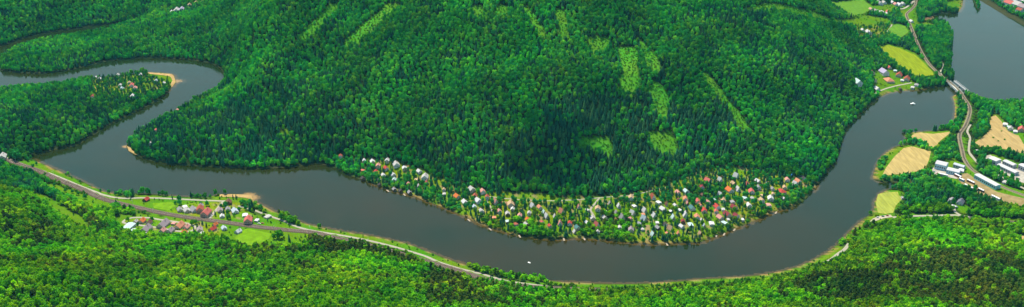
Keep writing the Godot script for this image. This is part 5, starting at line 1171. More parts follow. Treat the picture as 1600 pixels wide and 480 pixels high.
func build_ways() -> void:
	var asphalt := grainy("pale_road", Color(.27, .255, .20), 9.0, .7)
	var ballast := grainy("ballast", Color(.13, .095, .072), 5.0, .55)
	var pale_ballast := grainy("pale_ballast", Color(.20, .175, .11), 6.0, .6)
	var steel := paint("rail_steel", Color(.30, .27, .25), .35, .5)
	steel.metallic = .7
	var wood := grainy("sleeper_wood", Color(.16, .11, .08), 1.3, .6)
	for k in WAYS.size():
		var w: Array = WAYS[k]
		var pts: PackedVector3Array = way_paths[k]
		if not w[2].begins_with("rail"):
			structure(w[0], ribbon(pts, w[3] * .5, .28, .5), asphalt, w[1])
			continue
		var o := Node3D.new()
		o.name = numbered(w[0])
		add_child(o)
		tag(o, w[1], "", "", "structure")
		var two: bool = w[2] == "rail2"
		part("ballast_bed", ribbon(pts, w[3] * .5, .75, 1.4), ballast if two else pale_ballast, o)
		var tracks := [-2.05, 2.05] if two else [0.0]
		var places := []
		for t in tracks:
			for s in [-.72, .72]: part("rail", rail_mesh(pts, t + s, .93), steel, o)
			for i in pts.size() - 1:
				var a := pts[i]
				var d := pts[i + 1] - a
				var flatd := Vector3(d.x, 0, d.z).normalized()
				var side := Vector3(-flatd.z, 0, flatd.x)
				for j in int(d.length() / .75):
					var p: Vector3 = a + d * (j * .75 / d.length()) + side * t + Vector3(0, .76, 0)
					places.append(Transform3D(Basis(side * 2.5, Vector3.UP * .17, flatd * .26), p))
		var mm := MultiMesh.new()
		mm.transform_format = MultiMesh.TRANSFORM_3D
		mm.mesh = unit_box()
		mm.instance_count = places.size()
		for i in places.size(): mm.set_instance_transform(i, places[i])
		var mi := MultiMeshInstance3D.new()
		mi.name = "sleepers"
		mi.multimesh = mm
		mi.material_override = wood
		mi.set_meta("kind", "stuff")
		o.add_child(mi)
	# masts of the overhead line along the double track
	var pts: PackedVector3Array = way_paths[0]
	var travelled := 0.0
	var number := 0
	for i in range(1, pts.size()):
		travelled += pts[i].distance_to(pts[i - 1])
		if travelled < 46 or pts[i].z > -1144 and pts[i].x > -208: continue
		travelled = 0
		number += 1
		var t := (pts[i] - pts[i - 1]).normalized()
		var s := Vector3(-t.z, 0, t.x) * (5.4 if number % 2 else -5.4)
		var o := thing("catenary_mast", pts[i] + s, atan2(-t.z, t.x) + (PI if number % 2 == 0 else 0.0), "grey overhead line mast beside the double railway, %s from the left" % ordinal(number - 1), "mast", "masts along the double railway")
		var st := begin()
		tube_into(st, Vector3(0, -.5, 0), Vector3(0, 8.2, 0), .19, .12)
		part("pole", done(st), paint("mast_grey", Color(.33, .34, .33), .6), o)
		st = begin()
		tube_into(st, Vector3(0, 7.1, 0), Vector3(0, 6.5, -3.2), .06, .05, 5)
		tube_into(st, Vector3(0, 7.9, 0), Vector3(0, 6.9, -3.0), .04, .04, 5)
		part("bracket", done(st), mats["mast_grey"], o)

# ---------------------------------------------------------------- buildings
func gable(w: float, l: float, hw: float, rise: float) -> ArrayMesh:
	var st := begin()
	var x := w * .5
	var z := l * .5
	box_into(st, Vector3(-x, -2.0, -z), Vector3(x, hw, z))
	if rise > 0:
		for s in [-1.0, 1.0]:
			var a := Vector3(-x, hw, z * s)
			var b := Vector3(0, hw + rise, z * s)
			var c := Vector3(x, hw, z * s)
			for v in ([a, b, c] if s > 0 else [a, c, b]): st.add_vertex(v)
	return done(st)

func roof_slabs(w: float, l: float, hw: float, rise: float, eave: float) -> ArrayMesh:
	var st := begin()
	var x := w * .5 + eave
	var z := l * .5 + eave * .8
	var fall := rise / (w * .5) * eave
	var up := Vector3(0, .16, 0)
	var e0 := Vector3(-x, hw - fall, -z)
	var e1 := Vector3(-x, hw - fall, z)
	var r0 := Vector3(0, hw + rise, -z)
	var r1 := Vector3(0, hw + rise, z)
	var f0 := Vector3(x, hw - fall, -z)
	var f1 := Vector3(x, hw - fall, z)
	quad(st, e0 + up, r0 + up, r1 + up, e1 + up)
	quad(st, r0 + up, f0 + up, f1 + up, r1 + up)
	quad(st, e1, r1, r0, e0)
	quad(st, r1, f1, f0, r0)
	quad(st, e0, r0, r0 + up, e0 + up)
	quad(st, r0, f0, f0 + up, r0 + up)
	quad(st, r1, e1, e1 + up, r1 + up)
	quad(st, f1, r1, r1 + up, f1 + up)
	quad(st, e1, e0, e0 + up, e1 + up)
	quad(st, f0, f1, f1 + up, f0 + up)
	return done(st)

func hip(w: float, l: float, hw: float, rise: float, eave: float) -> ArrayMesh:
	var st := begin()
	var x := w * .5 + eave
	var z := l * .5 + eave
	var rz := maxf(l * .5 - w * .4, .4)
	var a := Vector3(-x, hw, -z)
	var b := Vector3(x, hw, -z)
	var c := Vector3(x, hw, z)
	var d := Vector3(-x, hw, z)
	var r0 := Vector3(0, hw + rise, -rz)
	var r1 := Vector3(0, hw + rise, rz)
	quad(st, a, r0, r1, d)
	quad(st, r0, b, c, r1)
	for t in [[r0, a, b], [r1, c, d]]:
		for v in [t[0], t[2], t[1]]: st.add_vertex(v)
	quad(st, d, c, b, a)
	return done(st)

func build_houses() -> void:
	var roofs := {"white": Color(0.455, 0.463, 0.470), "pale": Color(0.356, 0.349, 0.341), "orange": Color(0.470, 0.129, 0.037), "pink": Color(0.455, 0.220, 0.190), "tan": Color(0.394, 0.273, 0.166), "salmon": Color(0.455, 0.190, 0.114), "red": Color(0.379, 0.056, 0.045), "teal": Color(0.069, 0.166, 0.166), "blue": Color(0.349, 0.410, 0.470), "grey": Color(0.227, 0.227, 0.242), "mauve": Color(0.251, 0.205, 0.220), "brick": Color(0.273, 0.076, 0.049), "cyan": Color(0.349, 0.470, 0.470), "rose": Color(0.410, 0.106, 0.091), "maroon": Color(0.190, 0.034, 0.041), "dark": Color(0.053, 0.049, 0.049), "bright_blue": Color(0.037, 0.166, 0.470), "brown": Color(0.129, 0.065, 0.045), "lilac": Color(0.319, 0.289, 0.410), "slate": Color(0.114, 0.121, 0.151)}
	var walls := {"white": Color(0.546, 0.531, 0.493), "cream": Color(0.486, 0.418, 0.304), "timber": Color(0.129, 0.076, 0.045), "pinkwall": Color(0.455, 0.289, 0.227)}
	var glass := paint("window_glass", Color(.025, .03, .035), .08, .5)
	var frame := paint("door_wood", Color(.15, .08, .045), .6)
	var brick := grainy("chimney_brick", Color(.34, .15, .10), 2.0)
	var leaf := unit_box()
	for d in HOUSES:
		var w: float = d[2]
		var l: float = d[3]
		var style: String = d[7]
		var stor: int = d[8]
		var hw := 2.5 * stor + .2
		var rise := w * .42
		if style == "a":
			hw = 1.5
			rise = w * .92
		elif style == "f":
			hw = 2.3 * stor
			rise = w * .1
		elif style == "h": rise = w * .3
		var group := {"peninsula": "cottages on the peninsula", "boathouse": "boathouses at the water", "far town": "apartment houses of the far town"}.get(d[11], "houses of the " + d[11]) as String
		var category: String = "cottage" if "cottage" in d[9] else "shed" if d[9] == "shed" else "boathouse" if d[9] == "boathouse" else "house"
		var o := thing(d[9], spot(d[0], d[1]), d[4], d[10], category, group)
		clear_round(d[0], d[1], maxf(w, l) * .5 + 1.6)
		# an open forecourt towards the valley, so that the front stays in the sun
		clear_round(d[0] + sin(d[4]) * l * .7, d[1] + cos(d[4]) * l * .7, w * .5 + 1.0)
		var wall := grainy("wall_" + d[6], walls[d[6]], 3.0, .82)
		var roof := grainy("roof_" + d[5], roofs[d[5]], 2.3, .68, .75)
		part("wall", gable(w, l, hw, 0.0 if style == "h" else rise), wall, o)
		var rf := part("roof", hip(w, l, hw + .02, rise, .5) if style == "h" else roof_slabs(w, l, hw, rise, .45 if style != "f" else .25), roof, o)
		part("door", leaf, frame, o, Vector3(w * .16, 0, l * .5 + .02), Vector3(.95, minf(2.0, hw + .4), .08))
		for s in stor:
			var y := 1.0 + s * 2.5
			if style == "a":
				part("window", leaf, glass, o, Vector3(-w * .12, 1.5, l * .5 + .02), Vector3(1.0, 1.1, .07))
				continue
			for k in (3 if w > 9 else 1):
				part("window", leaf, glass, o, Vector3(-w * (.3 - .2 * k), y, l * .5 + .02), Vector3(1.1, 1.15, .07))
			for side in [-1, 1]:
				for k in (2 if l > 7 else 1):
					part("window", leaf, glass, o, Vector3(side * (w * .5 + .02), y, l * (-.2 + .42 * k)), Vector3(.07, 1.1, 1.1))
		if style != "f": part("chimney", leaf, brick, rf, Vector3(w * .16, hw + rise * .55, -l * .18), Vector3(.55, rise * .45 + .6, .55))

func build_works() -> void:
	var glass: Material = mats["window_glass"]
	var blue := grainy("pale_blue_wall", Color(.40, .54, .60), 4.0, .85)
	var teal := grainy("teal_wall", Color(.22, .46, .47), 4.0, .85)
	var white := grainy("white_sheet_roof", Color(.35, .35, .36), 5.0, .8, .6)
	var grey := grainy("grey_sheet_roof", Color(.34, .37, .42), 5.0, .75, .6)
	var conc := grainy("concrete_wall", Color(.42, .42, .44), 4.0, .8)
	# name, label, x, z, w, l, height, rise, turn, wall, roof, windows along the side, side
	var list := [
		["workshop", "tall pale blue works hall with white roof beside the straw field", 668.2, -1389.7, 14.8, 16.2, 8.8, 2.2, .95, blue, white, 5],
		["workshop", "lower pale blue works hall with white roof joined to the tall one", 678.6, -1369.5, 11.8, 18.3, 6.1, 1.5, .95, blue, white, 6],
		["warehouse", "small blue grey warehouse behind the pale blue works halls", 695.5, -1388.4, 7.8, 16.2, 5.0, 1.5, .75, conc, grey, 4],
		["depot", "long low teal railway depot with white roof and row of windows", 712.4, -1329.2, 9.9, 42.0, 6.6, 1.1, .35, teal, white, 11],
		["factory", "square grey factory block at the head of the white halls", 754.0, -1398.8, 12.8, 14.0, 9.4, 0.9, .5, conc, white, 3],
		["factory_hall", "long white roofed factory hall nearest the access road", 762.5, -1371.5, 8.9, 33.4, 5.5, 1.1, .42, conc, white, 8],
		["factory_hall", "short white roofed factory hall behind the square grey block", 774.8, -1391.7, 8.9, 19.4, 5.5, 1.1, .42, conc, white, 5],
		["factory_hall", "white factory building cut by the right edge of the photo", 789.1, -1371.5, 10.8, 17.2, 7.7, 1.1, .42, conc, white, 4]]
	for d in list:
		var o := thing(d[0], spot(d[2], d[3]), d[8], d[1], d[0].replace("_", " "))
		part("wall", gable(d[4], d[5], d[6], d[7]), d[9], o)
		part("roof", roof_slabs(d[4], d[5], d[6], d[7], .35), d[10], o)
		for side in [-1, 1]:
			for k in d[11]:
				part("window", unit_box(), glass, o, Vector3(side * (d[4] * .5 + .02), d[6] * .32, d[5] * ((k + .5) / d[11] - .5)), Vector3(.08, d[6] * .34, d[5] / d[11] * .52))
		part("gate", unit_box(), paint("gate_grey", Color(.2, .22, .24), .6), o, Vector3(0, 0, d[5] * .5 + .02), Vector3(d[4] * .35, d[6] * .6, .1))
		clear_round(d[2], d[3], d[4] * .6 + 2)
		for k in 5: clear_round(d[2] + sin(d[8]) * d[5] * (k / 4.0 - .5), d[3] + cos(d[8]) * d[5] * (k / 4.0 - .5), d[4] * .5 + 3.5)
	var wagons := [[679.8, -1354.7, "rust red", Color(.26, .08, .045), 12.0], [679.6, -1341.0, "blue grey", Color(.20, .32, .38), 9.0], [679.2, -1315.2, "long white", Color(.66, .64, .60), 15.0], [691.7, -1302.5, "dark brown", Color(.10, .075, .06), 10.0], [701.0, -1275.6, "white roofed", Color(.60, .60, .58), 14.0], [659.6, -1361.5, "grey", Color(.30, .30, .30), 14.0], [689.8, -1332.8, "brown", Color(.22, .12, .07), 13.0]]
	for d in wagons:
		var o := thing("freight_wagon", spot(d[0], d[1], .35), .42 if d[2] != "grey" else 1.0, d[2] + " freight wagon parked in the sandy railway yard", "wagon", "wagons in the railway yard")
		clear_round(d[0], d[1], 6.0)
		var l: float = d[4]
		part("body", gable(2.9, l, 3.3, .35), grainy("wagon_" + d[2].replace(" ", "_"), d[3], 3.0, .7), o, Vector3(0, .2, 0), Vector3(1, 1, 1))
		part("roof", roof_slabs(2.9, l, 3.5, .35, .08), paint("wagon_roof", Color(.42, .42, .42), .6), o, Vector3(0, .02, 0))
		part("chassis", boxes([[Vector3(-1.2, .55, -l * .5 - .4), Vector3(1.2, .95, l * .5 + .4)]]), paint("chassis_black", Color(.03, .03, .03), .7), o)
		for e in [-1, 1]:
			var st := begin()
			for x in [-.8, .8]:
				for zz in [-.9, .9]:
					tube_into(st, Vector3(x - .08, .45, e * l * .32 + zz), Vector3(x + .08, .45, e * l * .32 + zz), .45, .45, 10)
			part("bogie", done(st), mats["chassis_black"], o)

func build_bridges() -> void:
	var steel := grainy("bridge_steel", Color(.30, .36, .38), 5.0, .7, .6)
	var conc := grainy("bridge_concrete", Color(.46, .45, .42), 4.0, .75)
	var pts: PackedVector3Array = way_paths[1]
	var a := Vector3.ZERO
	var b := Vector3.ZERO
	for p in pts:
		if sample(shore_distance, p.x, p.z) < 3.0 and p.z < -1716 and p.z > -1820:
			if a == Vector3.ZERO: a = p
			b = p
	var mid := (a + b) * .5
	var long := a.distance_to(b) + 6
	var turn := atan2(b.x - a.x, b.z - a.z)
	var o := thing("railway_bridge", Vector3(mid.x, 0, mid.z), turn, "grey girder railway bridge crossing the narrows between river and lake", "bridge")
	part("deck", boxes([[Vector3(-3.2, mid.y - .35, -long * .5), Vector3(3.2, mid.y + .3, long * .5)]]), conc, o)
	for s in [-1, 1]:
		part("girder", boxes([[Vector3(s * 3.4 - .2, mid.y - 2.0, -long * .5), Vector3(s * 3.4 + .2, mid.y + 1.3, long * .5)]]), steel, o)
		part("abutment", boxes([[Vector3(-4, -3, s * long * .5 - 2), Vector3(4, mid.y - .4, s * long * .5 + 2)]]), conc, o)
	for k in 2:
		part("pier", boxes([[Vector3(-3.4, -3.5, long * (k - .5) * .36 - .9), Vector3(3.4, mid.y - .36, long * (k - .5) * .36 + .9)]]), conc, o)
	for s in [-1, 1]:
		var rail := []
		for k in 15: rail.append([Vector3(s * 3.7 - .05, mid.y + 1.3, long * (k / 14.0 - .5) - .05), Vector3(s * 3.7 + .05, mid.y + 2.3, long * (k / 14.0 - .5) + .05)])
		rail.append([Vector3(s * 3.7 - .05, mid.y + 2.25, -long * .5), Vector3(s * 3.7 + .05, mid.y + 2.35, long * .5)])
		part("railing", boxes(rail), steel, o)
	# the footbridge on the lake side
	var f := thing("footbridge", Vector3(857.4, 0, -1764.1), .02, "narrow pale truss footbridge beside the railway bridge", "bridge")
	var half := 32.0
	part("deck", boxes([[Vector3(-1.6, 4.0, -half), Vector3(1.6, 4.3, half)]]), grainy("footbridge_deck", Color(.24, .24, .24), 3.0), f)
	for s in [-1, 1]:
		var st := begin()
		for k in 11:
			var z0 := -half + k * half * 2 / 11
			var z1 := z0 + half * 2 / 11
			tube_into(st, Vector3(s * 1.7, 4.1, z0), Vector3(s * 1.7, 6.4, (z0 + z1) * .5), .12, .12, 5)
			tube_into(st, Vector3(s * 1.7, 6.4, (z0 + z1) * .5), Vector3(s * 1.7, 4.1, z1), .12, .12, 5)
		tube_into(st, Vector3(s * 1.7, 4.1, -half), Vector3(s * 1.7, 4.1, half), .2, .2, 6)
		tube_into(st, Vector3(s * 1.7, 6.4, -half + 2), Vector3(s * 1.7, 6.4, half - 2), .2, .2, 6)
		part("truss", done(st), paint("truss_white", Color(.30, .32, .33), .5), f)
	for k in [-1, 1]:
		part("pier", boxes([[Vector3(-1.5, -3.5, k * 9.0 - .5), Vector3(1.5, 4.0, k * 9.0 + .5)]]), conc, f)

func hull(l: float, w: float, h: float) -> ArrayMesh:
	var st := begin()
	var n := 12
	var rows := []
	for i in n + 1:
		var t := float(i) / n
		var z := (t - .5) * l
		var b := w * .5 * (1.0 - pow(clampf((t - .45) / .55, 0, 1), 2.2)) + .02
		rows.append([Vector3(-b, h, z), Vector3(-b * .75, 0, z), Vector3(0, -.25, z), Vector3(b * .75, 0, z), Vector3(b, h, z)])
	for i in n:
		for k in 4: quad(st, rows[i][k + 1], rows[i][k], rows[i + 1][k], rows[i + 1][k + 1])
		quad(st, rows[i][0] - Vector3(0, .12, 0), rows[i][4] - Vector3(0, .12, 0), rows[i + 1][4] - Vector3(0, .12, 0), rows[i + 1][0] - Vector3(0, .12, 0))
	for k in 4:
		if k < 3:
			for v in [rows[0][0], rows[0][k + 1], rows[0][k + 2]]: st.add_vertex(v)
	return done(st)

func build_boats() -> void:
	var white := paint("boat_white", Color(.78, .78, .76), .35)
	var o := thing("motor_boat", Vector3(734.6, .1, -1681.7), 1.35, "white cabin boat with red stripe alone in the bay", "boat")
	var hl := part("hull", hull(8.5, 3.0, 1.1), white, o)
	part("cabin", boxes([[Vector3(-1.0, .98, -1.6), Vector3(1.0, 2.3, 1.4)], [Vector3(-1.15, 2.3, -1.9), Vector3(1.15, 2.42, 1.6)]]), white, o)
	part("windscreen", boxes([[Vector3(-.9, 1.5, 1.4), Vector3(.9, 2.1, 1.46)]]), mats["window_glass"], o)
	part("stripe", boxes([[Vector3(-1.53, .7, -4.0), Vector3(-1.49, 1.0, .4)], [Vector3(1.49, .7, -4.0), Vector3(1.53, 1.0, .4)]]), paint("boat_red", Color(.5, .06, .04), .4), hl)
	var r := thing("rowing_boat", Vector3(22.5, .05, -1110.2), .9, "tiny white rowing boat in the middle of the river", "boat")
	part("hull", hull(4.2, 1.6, .55), white, r)
	for k in 2: part("bench", unit_box(), paint("boat_bench", Color(.35, .22, .12), .6), r, Vector3(0, .36, -1.0 + k * 1.4), Vector3(1.3, .06, .3))
	# jetties and mooring decks along the cottages
	var spots := [[247.8, -1171.6, .3], [279.2, -1181.4, -.4], [-60.5, -1227.2, .5], [-30.2, -1200.7, .5], [70.5, -1171.6, .1], [98.4, -1173.2, .1], [-185.9, -1321.3, .6], [-159.8, -1308.3, .5], [208.5, -1158.3, .1], [290.7, -1186.0, -.4], [307.3, -1198.9, -.5], [10.5, -1180.5, .3], [377.7, -1250.6, -.5]]
	var order := spots.map(func(q): return q[0])
	order.sort()
	for k in spots.size():
		var s: Array = spots[k]
		var j := thing("jetty", Vector3(s[0], 0, s[1]), s[2], "short wooden jetty at the peninsula shore, %s from the left" % ordinal(order.find(s[0])), "jetty", "jetties along the cottage shore")
		for q in 8: part("plank", unit_box(), grainy("jetty_wood", Color(.34, .28, .21), 1.5, .65), j, Vector3(0, .55 + .01 * (q % 2), -3.4 + q * .95), Vector3(2.2, .1, .88))
		for x in [-.9, .9]:
			for z in [-2.8, 2.6]: part("post", unit_box(), mats["jetty_wood"], j, Vector3(x, -2.2, z), Vector3(.18, 2.72, .18))

# ---------------------------------------------------------------- trees
var stock := {}

func leaf_material(key: String, c: Color, glow: float) -> StandardMaterial3D:
	if not mats.has(key):
		var m := StandardMaterial3D.new()
		m.resource_name = key
		m.albedo_color = c.linear_to_srgb()
		m.vertex_color_use_as_albedo = true
		m.roughness = 1.0
		m.metallic_specular = 0.0
		if glow > 0:
			m.backlight_enabled = true
			m.backlight = lin(glow, glow, glow * .35)
		mats[key] = m
	return mats[key]

func prepare_trees() -> void:
	var bark := grainy("bark", Color(.11, .085, .06), 1.7, .6)
	stock["broadleaf"] = []
	stock["young"] = []
	stock["spire"] = []
	stock["pine"] = []
	for k in 6: stock["broadleaf"].append([crown(11 + k, 10, 20, .19, 1.35, .5, 1.0), trunk_mesh(5 + k, true)])
	for k in 3: stock["young"].append([crown(41 + k, 6, 12, .26, 1.15, .5, .95), trunk_mesh(5 + k, false)])
	for k in 4: stock["spire"].append([conifer_crown(61 + k, 13, 9, .21 + .015 * k, .5), trunk_mesh(5 + k, false)])
	for k in 4: stock["pine"].append([crown(81 + k, 11, 13, .22, 2.5, .95, .85), trunk_mesh(5 + k, false)])
	stock["bark"] = bark

const CLOUD_SHADE := Vector3(82.2, 56.8, -1359.7)
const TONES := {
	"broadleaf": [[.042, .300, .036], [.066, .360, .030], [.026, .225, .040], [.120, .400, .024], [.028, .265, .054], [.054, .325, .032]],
	"broadleaf_near": [[.115, .350, .002], [.165, .410, .002], [.060, .250, .004], [.225, .450, .002], [.075, .300, .006], [.140, .380, .001]],  # near slopes facing the sun: their extra brightness is put into the leaf colour
	"young": [[.090, .270, .010], [.135, .310, .012], [.062, .225, .014]],
	"spire": [[.014, .092, .042], [.026, .118, .046], [.012, .076, .040], [.036, .130, .040]],
	"pine": [[.056, .118, .010], [.074, .124, .012], [.042, .100, .010], [.088, .130, .014]]}

func place(kind: String, size: float, tall: float, at_: Vector3, turn: float) -> Transform3D:
	var b := Basis(Vector3.UP, turn)
	if kind == "spire": return Transform3D(b.scaled(Vector3(tall, tall, tall) * Vector3(size, 1, size)), at_)
	return Transform3D(b.scaled(Vector3(size, tall, size)), at_)

func single_tree(called: String, kind: String, at_: Vector3, size: float, tall: float, label: String, category: String, group: String, tone := -1) -> void:
	var o := thing(called, at_, rng.randf() * TAU, label, category, group)
	var v: int = rng.randi() % stock[kind].size()
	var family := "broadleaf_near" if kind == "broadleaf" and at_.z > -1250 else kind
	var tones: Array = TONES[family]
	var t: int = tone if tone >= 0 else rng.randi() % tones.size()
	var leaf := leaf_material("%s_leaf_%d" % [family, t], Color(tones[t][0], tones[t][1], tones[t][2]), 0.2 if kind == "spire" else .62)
	if kind == "spire":
		part("trunk", stock[kind][v][1], stock["bark"], o, Vector3.ZERO, Vector3(tall, tall, tall))
		part("crown", stock[kind][v][0], leaf, o, Vector3.ZERO, Vector3(tall * size, tall, tall * size))
		return
	var crown_tall: float = {"broadleaf": 1.35, "young": 1.15, "pine": 2.5}[kind]
	var lift := tall * .22
	part("trunk", stock[kind][v][1], stock["bark"], o, Vector3.ZERO, Vector3(tall * .8, tall, tall * .8))
	part("crown", stock[kind][v][0], leaf, o, Vector3(0, lift, 0), Vector3(size, (tall - lift) / crown_tall / 1.08, size))

func in_view(p: Vector3, margin: float) -> bool:
	var forward := Vector3(0, -sin(deg_to_rad(24)), -cos(deg_to_rad(24)))
	var up := Vector3(0, cos(deg_to_rad(24)), -sin(deg_to_rad(24)))
	var d := p - Vector3(0, 650, 0)
	var depth := d.dot(forward)
	return absf(d.x) < depth * 800 / 1537.0 + margin and absf(d.dot(up)) < depth * 240 / 1537.0 + margin

func grow_forest() -> void:
	var masses := {"broadleaf": [], "young": [], "spire": [], "pine": []}
	var gardens := []
	var s := 5.5
	for r in int((Z1 - Z0) / s):
		for c in int((X1 - X0) / s):
			var x := X0 + (c + rng.randf() + .5 * (r % 2)) * s
			var z := Z0 + (r + rng.randf()) * s
			var d := sample(shore_distance, x, z)
			if d < 1.8: continue
			var i := cell_of(x, z)
			var y := ground(x, z)
			var p := Vector3(x, y, z)
			if not in_view(p + Vector3(0, 8, 0), 45.0): continue
			if keep_clear[i]: continue
			var kind := cover[i]
			var clump := noise.get_noise_2d(x * 1.7, z * 1.7)
			if (kind == FOREST or kind == CONIFER) and z > -1300 and d < 46 and (sample(shore_distance, x, z - 20) < 0 or sample(shore_distance, x, z - 42) < 0): kind = SCRUB
			match kind:
				SCRUB:
					if z > -1300 and d < 8.5: continue
					for q in 2:
						var b := p + Vector3(rng.randfn() * 2.0, 0, rng.randfn() * 2.0)
						b.y = ground(b.x, b.z)
						masses["young"].append([b, rng.randf_range(1.3, 2.6), rng.randf_range(1.8, 4.6), rng.randf_range(.7, 1.0)])
				GRASS:
					if rng.randf() < .10 + .25 * maxf(clump, 0.0) and d > 3: masses["young"].append([p, rng.randf_range(.9, 1.9), rng.randf_range(1.6, 3.6), 1.0])
				YOUNG:
					if grain.get_noise_2d(x * .5, z * .5) > .42 and d > 60:
						masses["broadleaf"].append([p, rng.randf_range(1.8, 3.0), rng.randf_range(4, 8), 1.15])
						continue
					for q in 2:
						var b := p + Vector3(rng.randfn() * 2.2, 0, rng.randfn() * 2.2)
						b.y = ground(b.x, b.z)
						masses["young"].append([b, rng.randf_range(.8, 1.7), rng.randf_range(.9, 2.6), rng.randf_range(.8, 1.2)])
				GARDEN:
					if rng.randf() < mixture[i] * (1.0 + clump): gardens.append([p, rng.randf()])
					elif rng.randf() < .35: masses["young"].append([p, rng.randf_range(.7, 1.4), rng.randf_range(1.0, 2.4), 1.0])
				_:
					var mix := mixture[i]
					if kind == FOREST: mix = .03 + .62 * smoothstep(.12, .36, clump) * (1.0 if z < -1250 else .6)
					elif kind == CONIFER: mix = clampf(mix + clump * .7, 0, 1)
					var lush := 1.0 + .62 * noise.get_noise_2d(x * .5 + 900, z * .5)
					if rng.randf() < mix:
						var dark := "pine" if z > -1250 else "spire"
						if dark == "pine": masses["pine"].append([p, rng.randf_range(2.3, 3.2), rng.randf_range(8.5, 12.5), lush])
						else: masses["spire"].append([p, rng.randf_range(.95, 1.3), rng.randf_range(9, 13.5), lush])
					else: masses["broadleaf"].append([p, rng.randf_range(2.3, 3.4) * (1.4 if rng.randf() < .14 else 1.0) * (1.15 if z > -1250 else 1.0), rng.randf_range(7.0, 12.5) * (.75 if kind == GROVE else 1.0), lush])
	# the nearest trees of each kind stand on their own
	var alone := {"broadleaf": ["broadleaf_tree", "bright green broadleaf tree in the near woods along the bottom edge", "broadleaf trees of the near slope"], "pine": ["pine_tree", "dark olive pine in the near pine stands along the bottom edge", "pines of the near slope"]}
	for kind in alone:
		var list: Array = masses[kind]
		list.sort_custom(func(a, b): return a[0].distance_squared_to(Vector3(0, 650, 0)) < b[0].distance_squared_to(Vector3(0, 650, 0)))
		var rest := []
		var n := 0
		for t in list:
			if n < 300 and in_view(t[0] + Vector3(0, t[2] * .8, 0), -2.0):
				n += 1
				single_tree(alone[kind][0], kind, t[0], t[1], t[2], alone[kind][1], "tree", alone[kind][2])
			else: rest.append(t)
		masses[kind] = rest
	var conifers := 0
	var rounds := 0
	for g in gardens:
		if in_view(g[0], 0) and g[0].z > -1456:
			if g[1] < .62 and conifers < 290:
				conifers += 1
				single_tree("garden_conifer", "spire", g[0], rng.randf_range(.7, 1.1), rng.randf_range(6, 11.5), "dark slender conifer among the " + ("gardens of the left village" if g[0].x < -250 else "cottages of the peninsula"), "tree", "garden conifers of the " + ("left village" if g[0].x < -250 else "peninsula"))
				continue
			elif rounds < 290:
				rounds += 1
				single_tree("garden_tree", "broadleaf", g[0], rng.randf_range(2.0, 3.8), rng.randf_range(5, 10), "round leafy tree among the " + ("gardens of the left village" if g[0].x < -250 else "cottages of the peninsula"), "tree", "leafy garden trees of the " + ("left village" if g[0].x < -250 else "peninsula"), [2, 4, 0, 2][rng.randi() % 4])
				continue
		if g[1] < .6: masses["spire"].append([g[0], rng.randf_range(.7, 1.1), rng.randf_range(6, 11.5), 1.0])
		else: masses["broadleaf"].append([g[0], rng.randf_range(2.0, 3.4), rng.randf_range(5, 9), .75])
	var labels := {"broadleaf": "closed broadleaf woodland covering the hills and river banks", "young": "low bushes and young growth in cuts, meadows and gardens", "spire": "dark spruce woodland on the big hill and river bends", "pine": "olive pine woodland on the near slopes"}
	var called := {"broadleaf": "broadleaf_forest", "young": "undergrowth", "spire": "spruce_forest", "pine": "pine_forest"}
	for kind in masses:
		var o := Node3D.new()
		o.name = called[kind]
		add_child(o)
		tag(o, labels[kind], "forest" if kind != "young" else "bushes", "", "stuff")
		var variants: int = stock[kind].size()
		var sorted := []
		for v in variants: sorted.append([])
		for t in masses[kind]: sorted[rng.randi() % variants].append(t)
		var leaf := leaf_material(kind + "_mass", Color(1, 1, 1), 0.2 if kind == "spire" else .62)
		var crown_tall: float = {"broadleaf": 1.35, "young": 1.15, "pine": 2.5, "spire": 1.0}[kind]
		for v in variants:
			var list: Array = sorted[v]
			if list.is_empty(): continue
			for what in 2:
				if what == 1 and kind == "young": continue
				var mm := MultiMesh.new()
				mm.transform_format = MultiMesh.TRANSFORM_3D
				mm.use_colors = what == 0
				mm.mesh = stock[kind][v][what]
				mm.instance_count = list.size()
				for i in list.size():
					var t: Array = list[i]
					var p: Vector3 = t[0]
					var b := Basis(Vector3.UP, rng.randf() * TAU)
					if what == 1: b = b.scaled(Vector3.ONE * t[2] * .8)
					elif kind == "spire": b = b.scaled(Vector3(t[2] * t[1], t[2], t[2] * t[1]))
					else:
						var lift: float = t[2] * (.22 if kind != "young" else 0.0)
						b = b.scaled(Vector3(t[1], (t[2] - lift) / crown_tall / 1.08, t[1]))
						p.y += lift
					mm.set_instance_transform(i, Transform3D(b, p))
					if what == 0:
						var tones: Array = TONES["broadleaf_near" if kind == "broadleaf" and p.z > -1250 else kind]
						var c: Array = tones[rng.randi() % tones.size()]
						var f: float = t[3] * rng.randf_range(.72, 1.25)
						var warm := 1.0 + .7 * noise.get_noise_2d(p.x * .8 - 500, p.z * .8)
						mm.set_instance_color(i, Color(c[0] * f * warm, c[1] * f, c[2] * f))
				var mi := MultiMeshInstance3D.new()
				mi.name = "crowns" if what == 0 else "trunks"
				mi.multimesh = mm
				mi.material_override = leaf if what == 0 else stock["bark"]
				o.add_child(mi, true)
		print(kind, " ", masses[kind].size())

func grow_lone_trees() -> void:
	for t in LONE_TREES:
		var p := spot(t[0], t[1])
		var tall: float = t[3]
		clear_round(p.x, p.z, 2.5)
		match t[2]:
			"spire": single_tree("slender_tree", "spire", p, .85, tall, t[4], "tree", "slender shore trees")
			"bush": single_tree("field_bush", "young", p, tall * .9, tall, t[4], "bush", "bushes in the straw fields", 2)
			"great": single_tree("lime_tree", "broadleaf", p, tall * .46, tall, t[4], "tree", "", 2)
			_: single_tree("round_tree", "broadleaf", p, tall * .4, tall, t[4], "tree", "free standing round trees", 2)

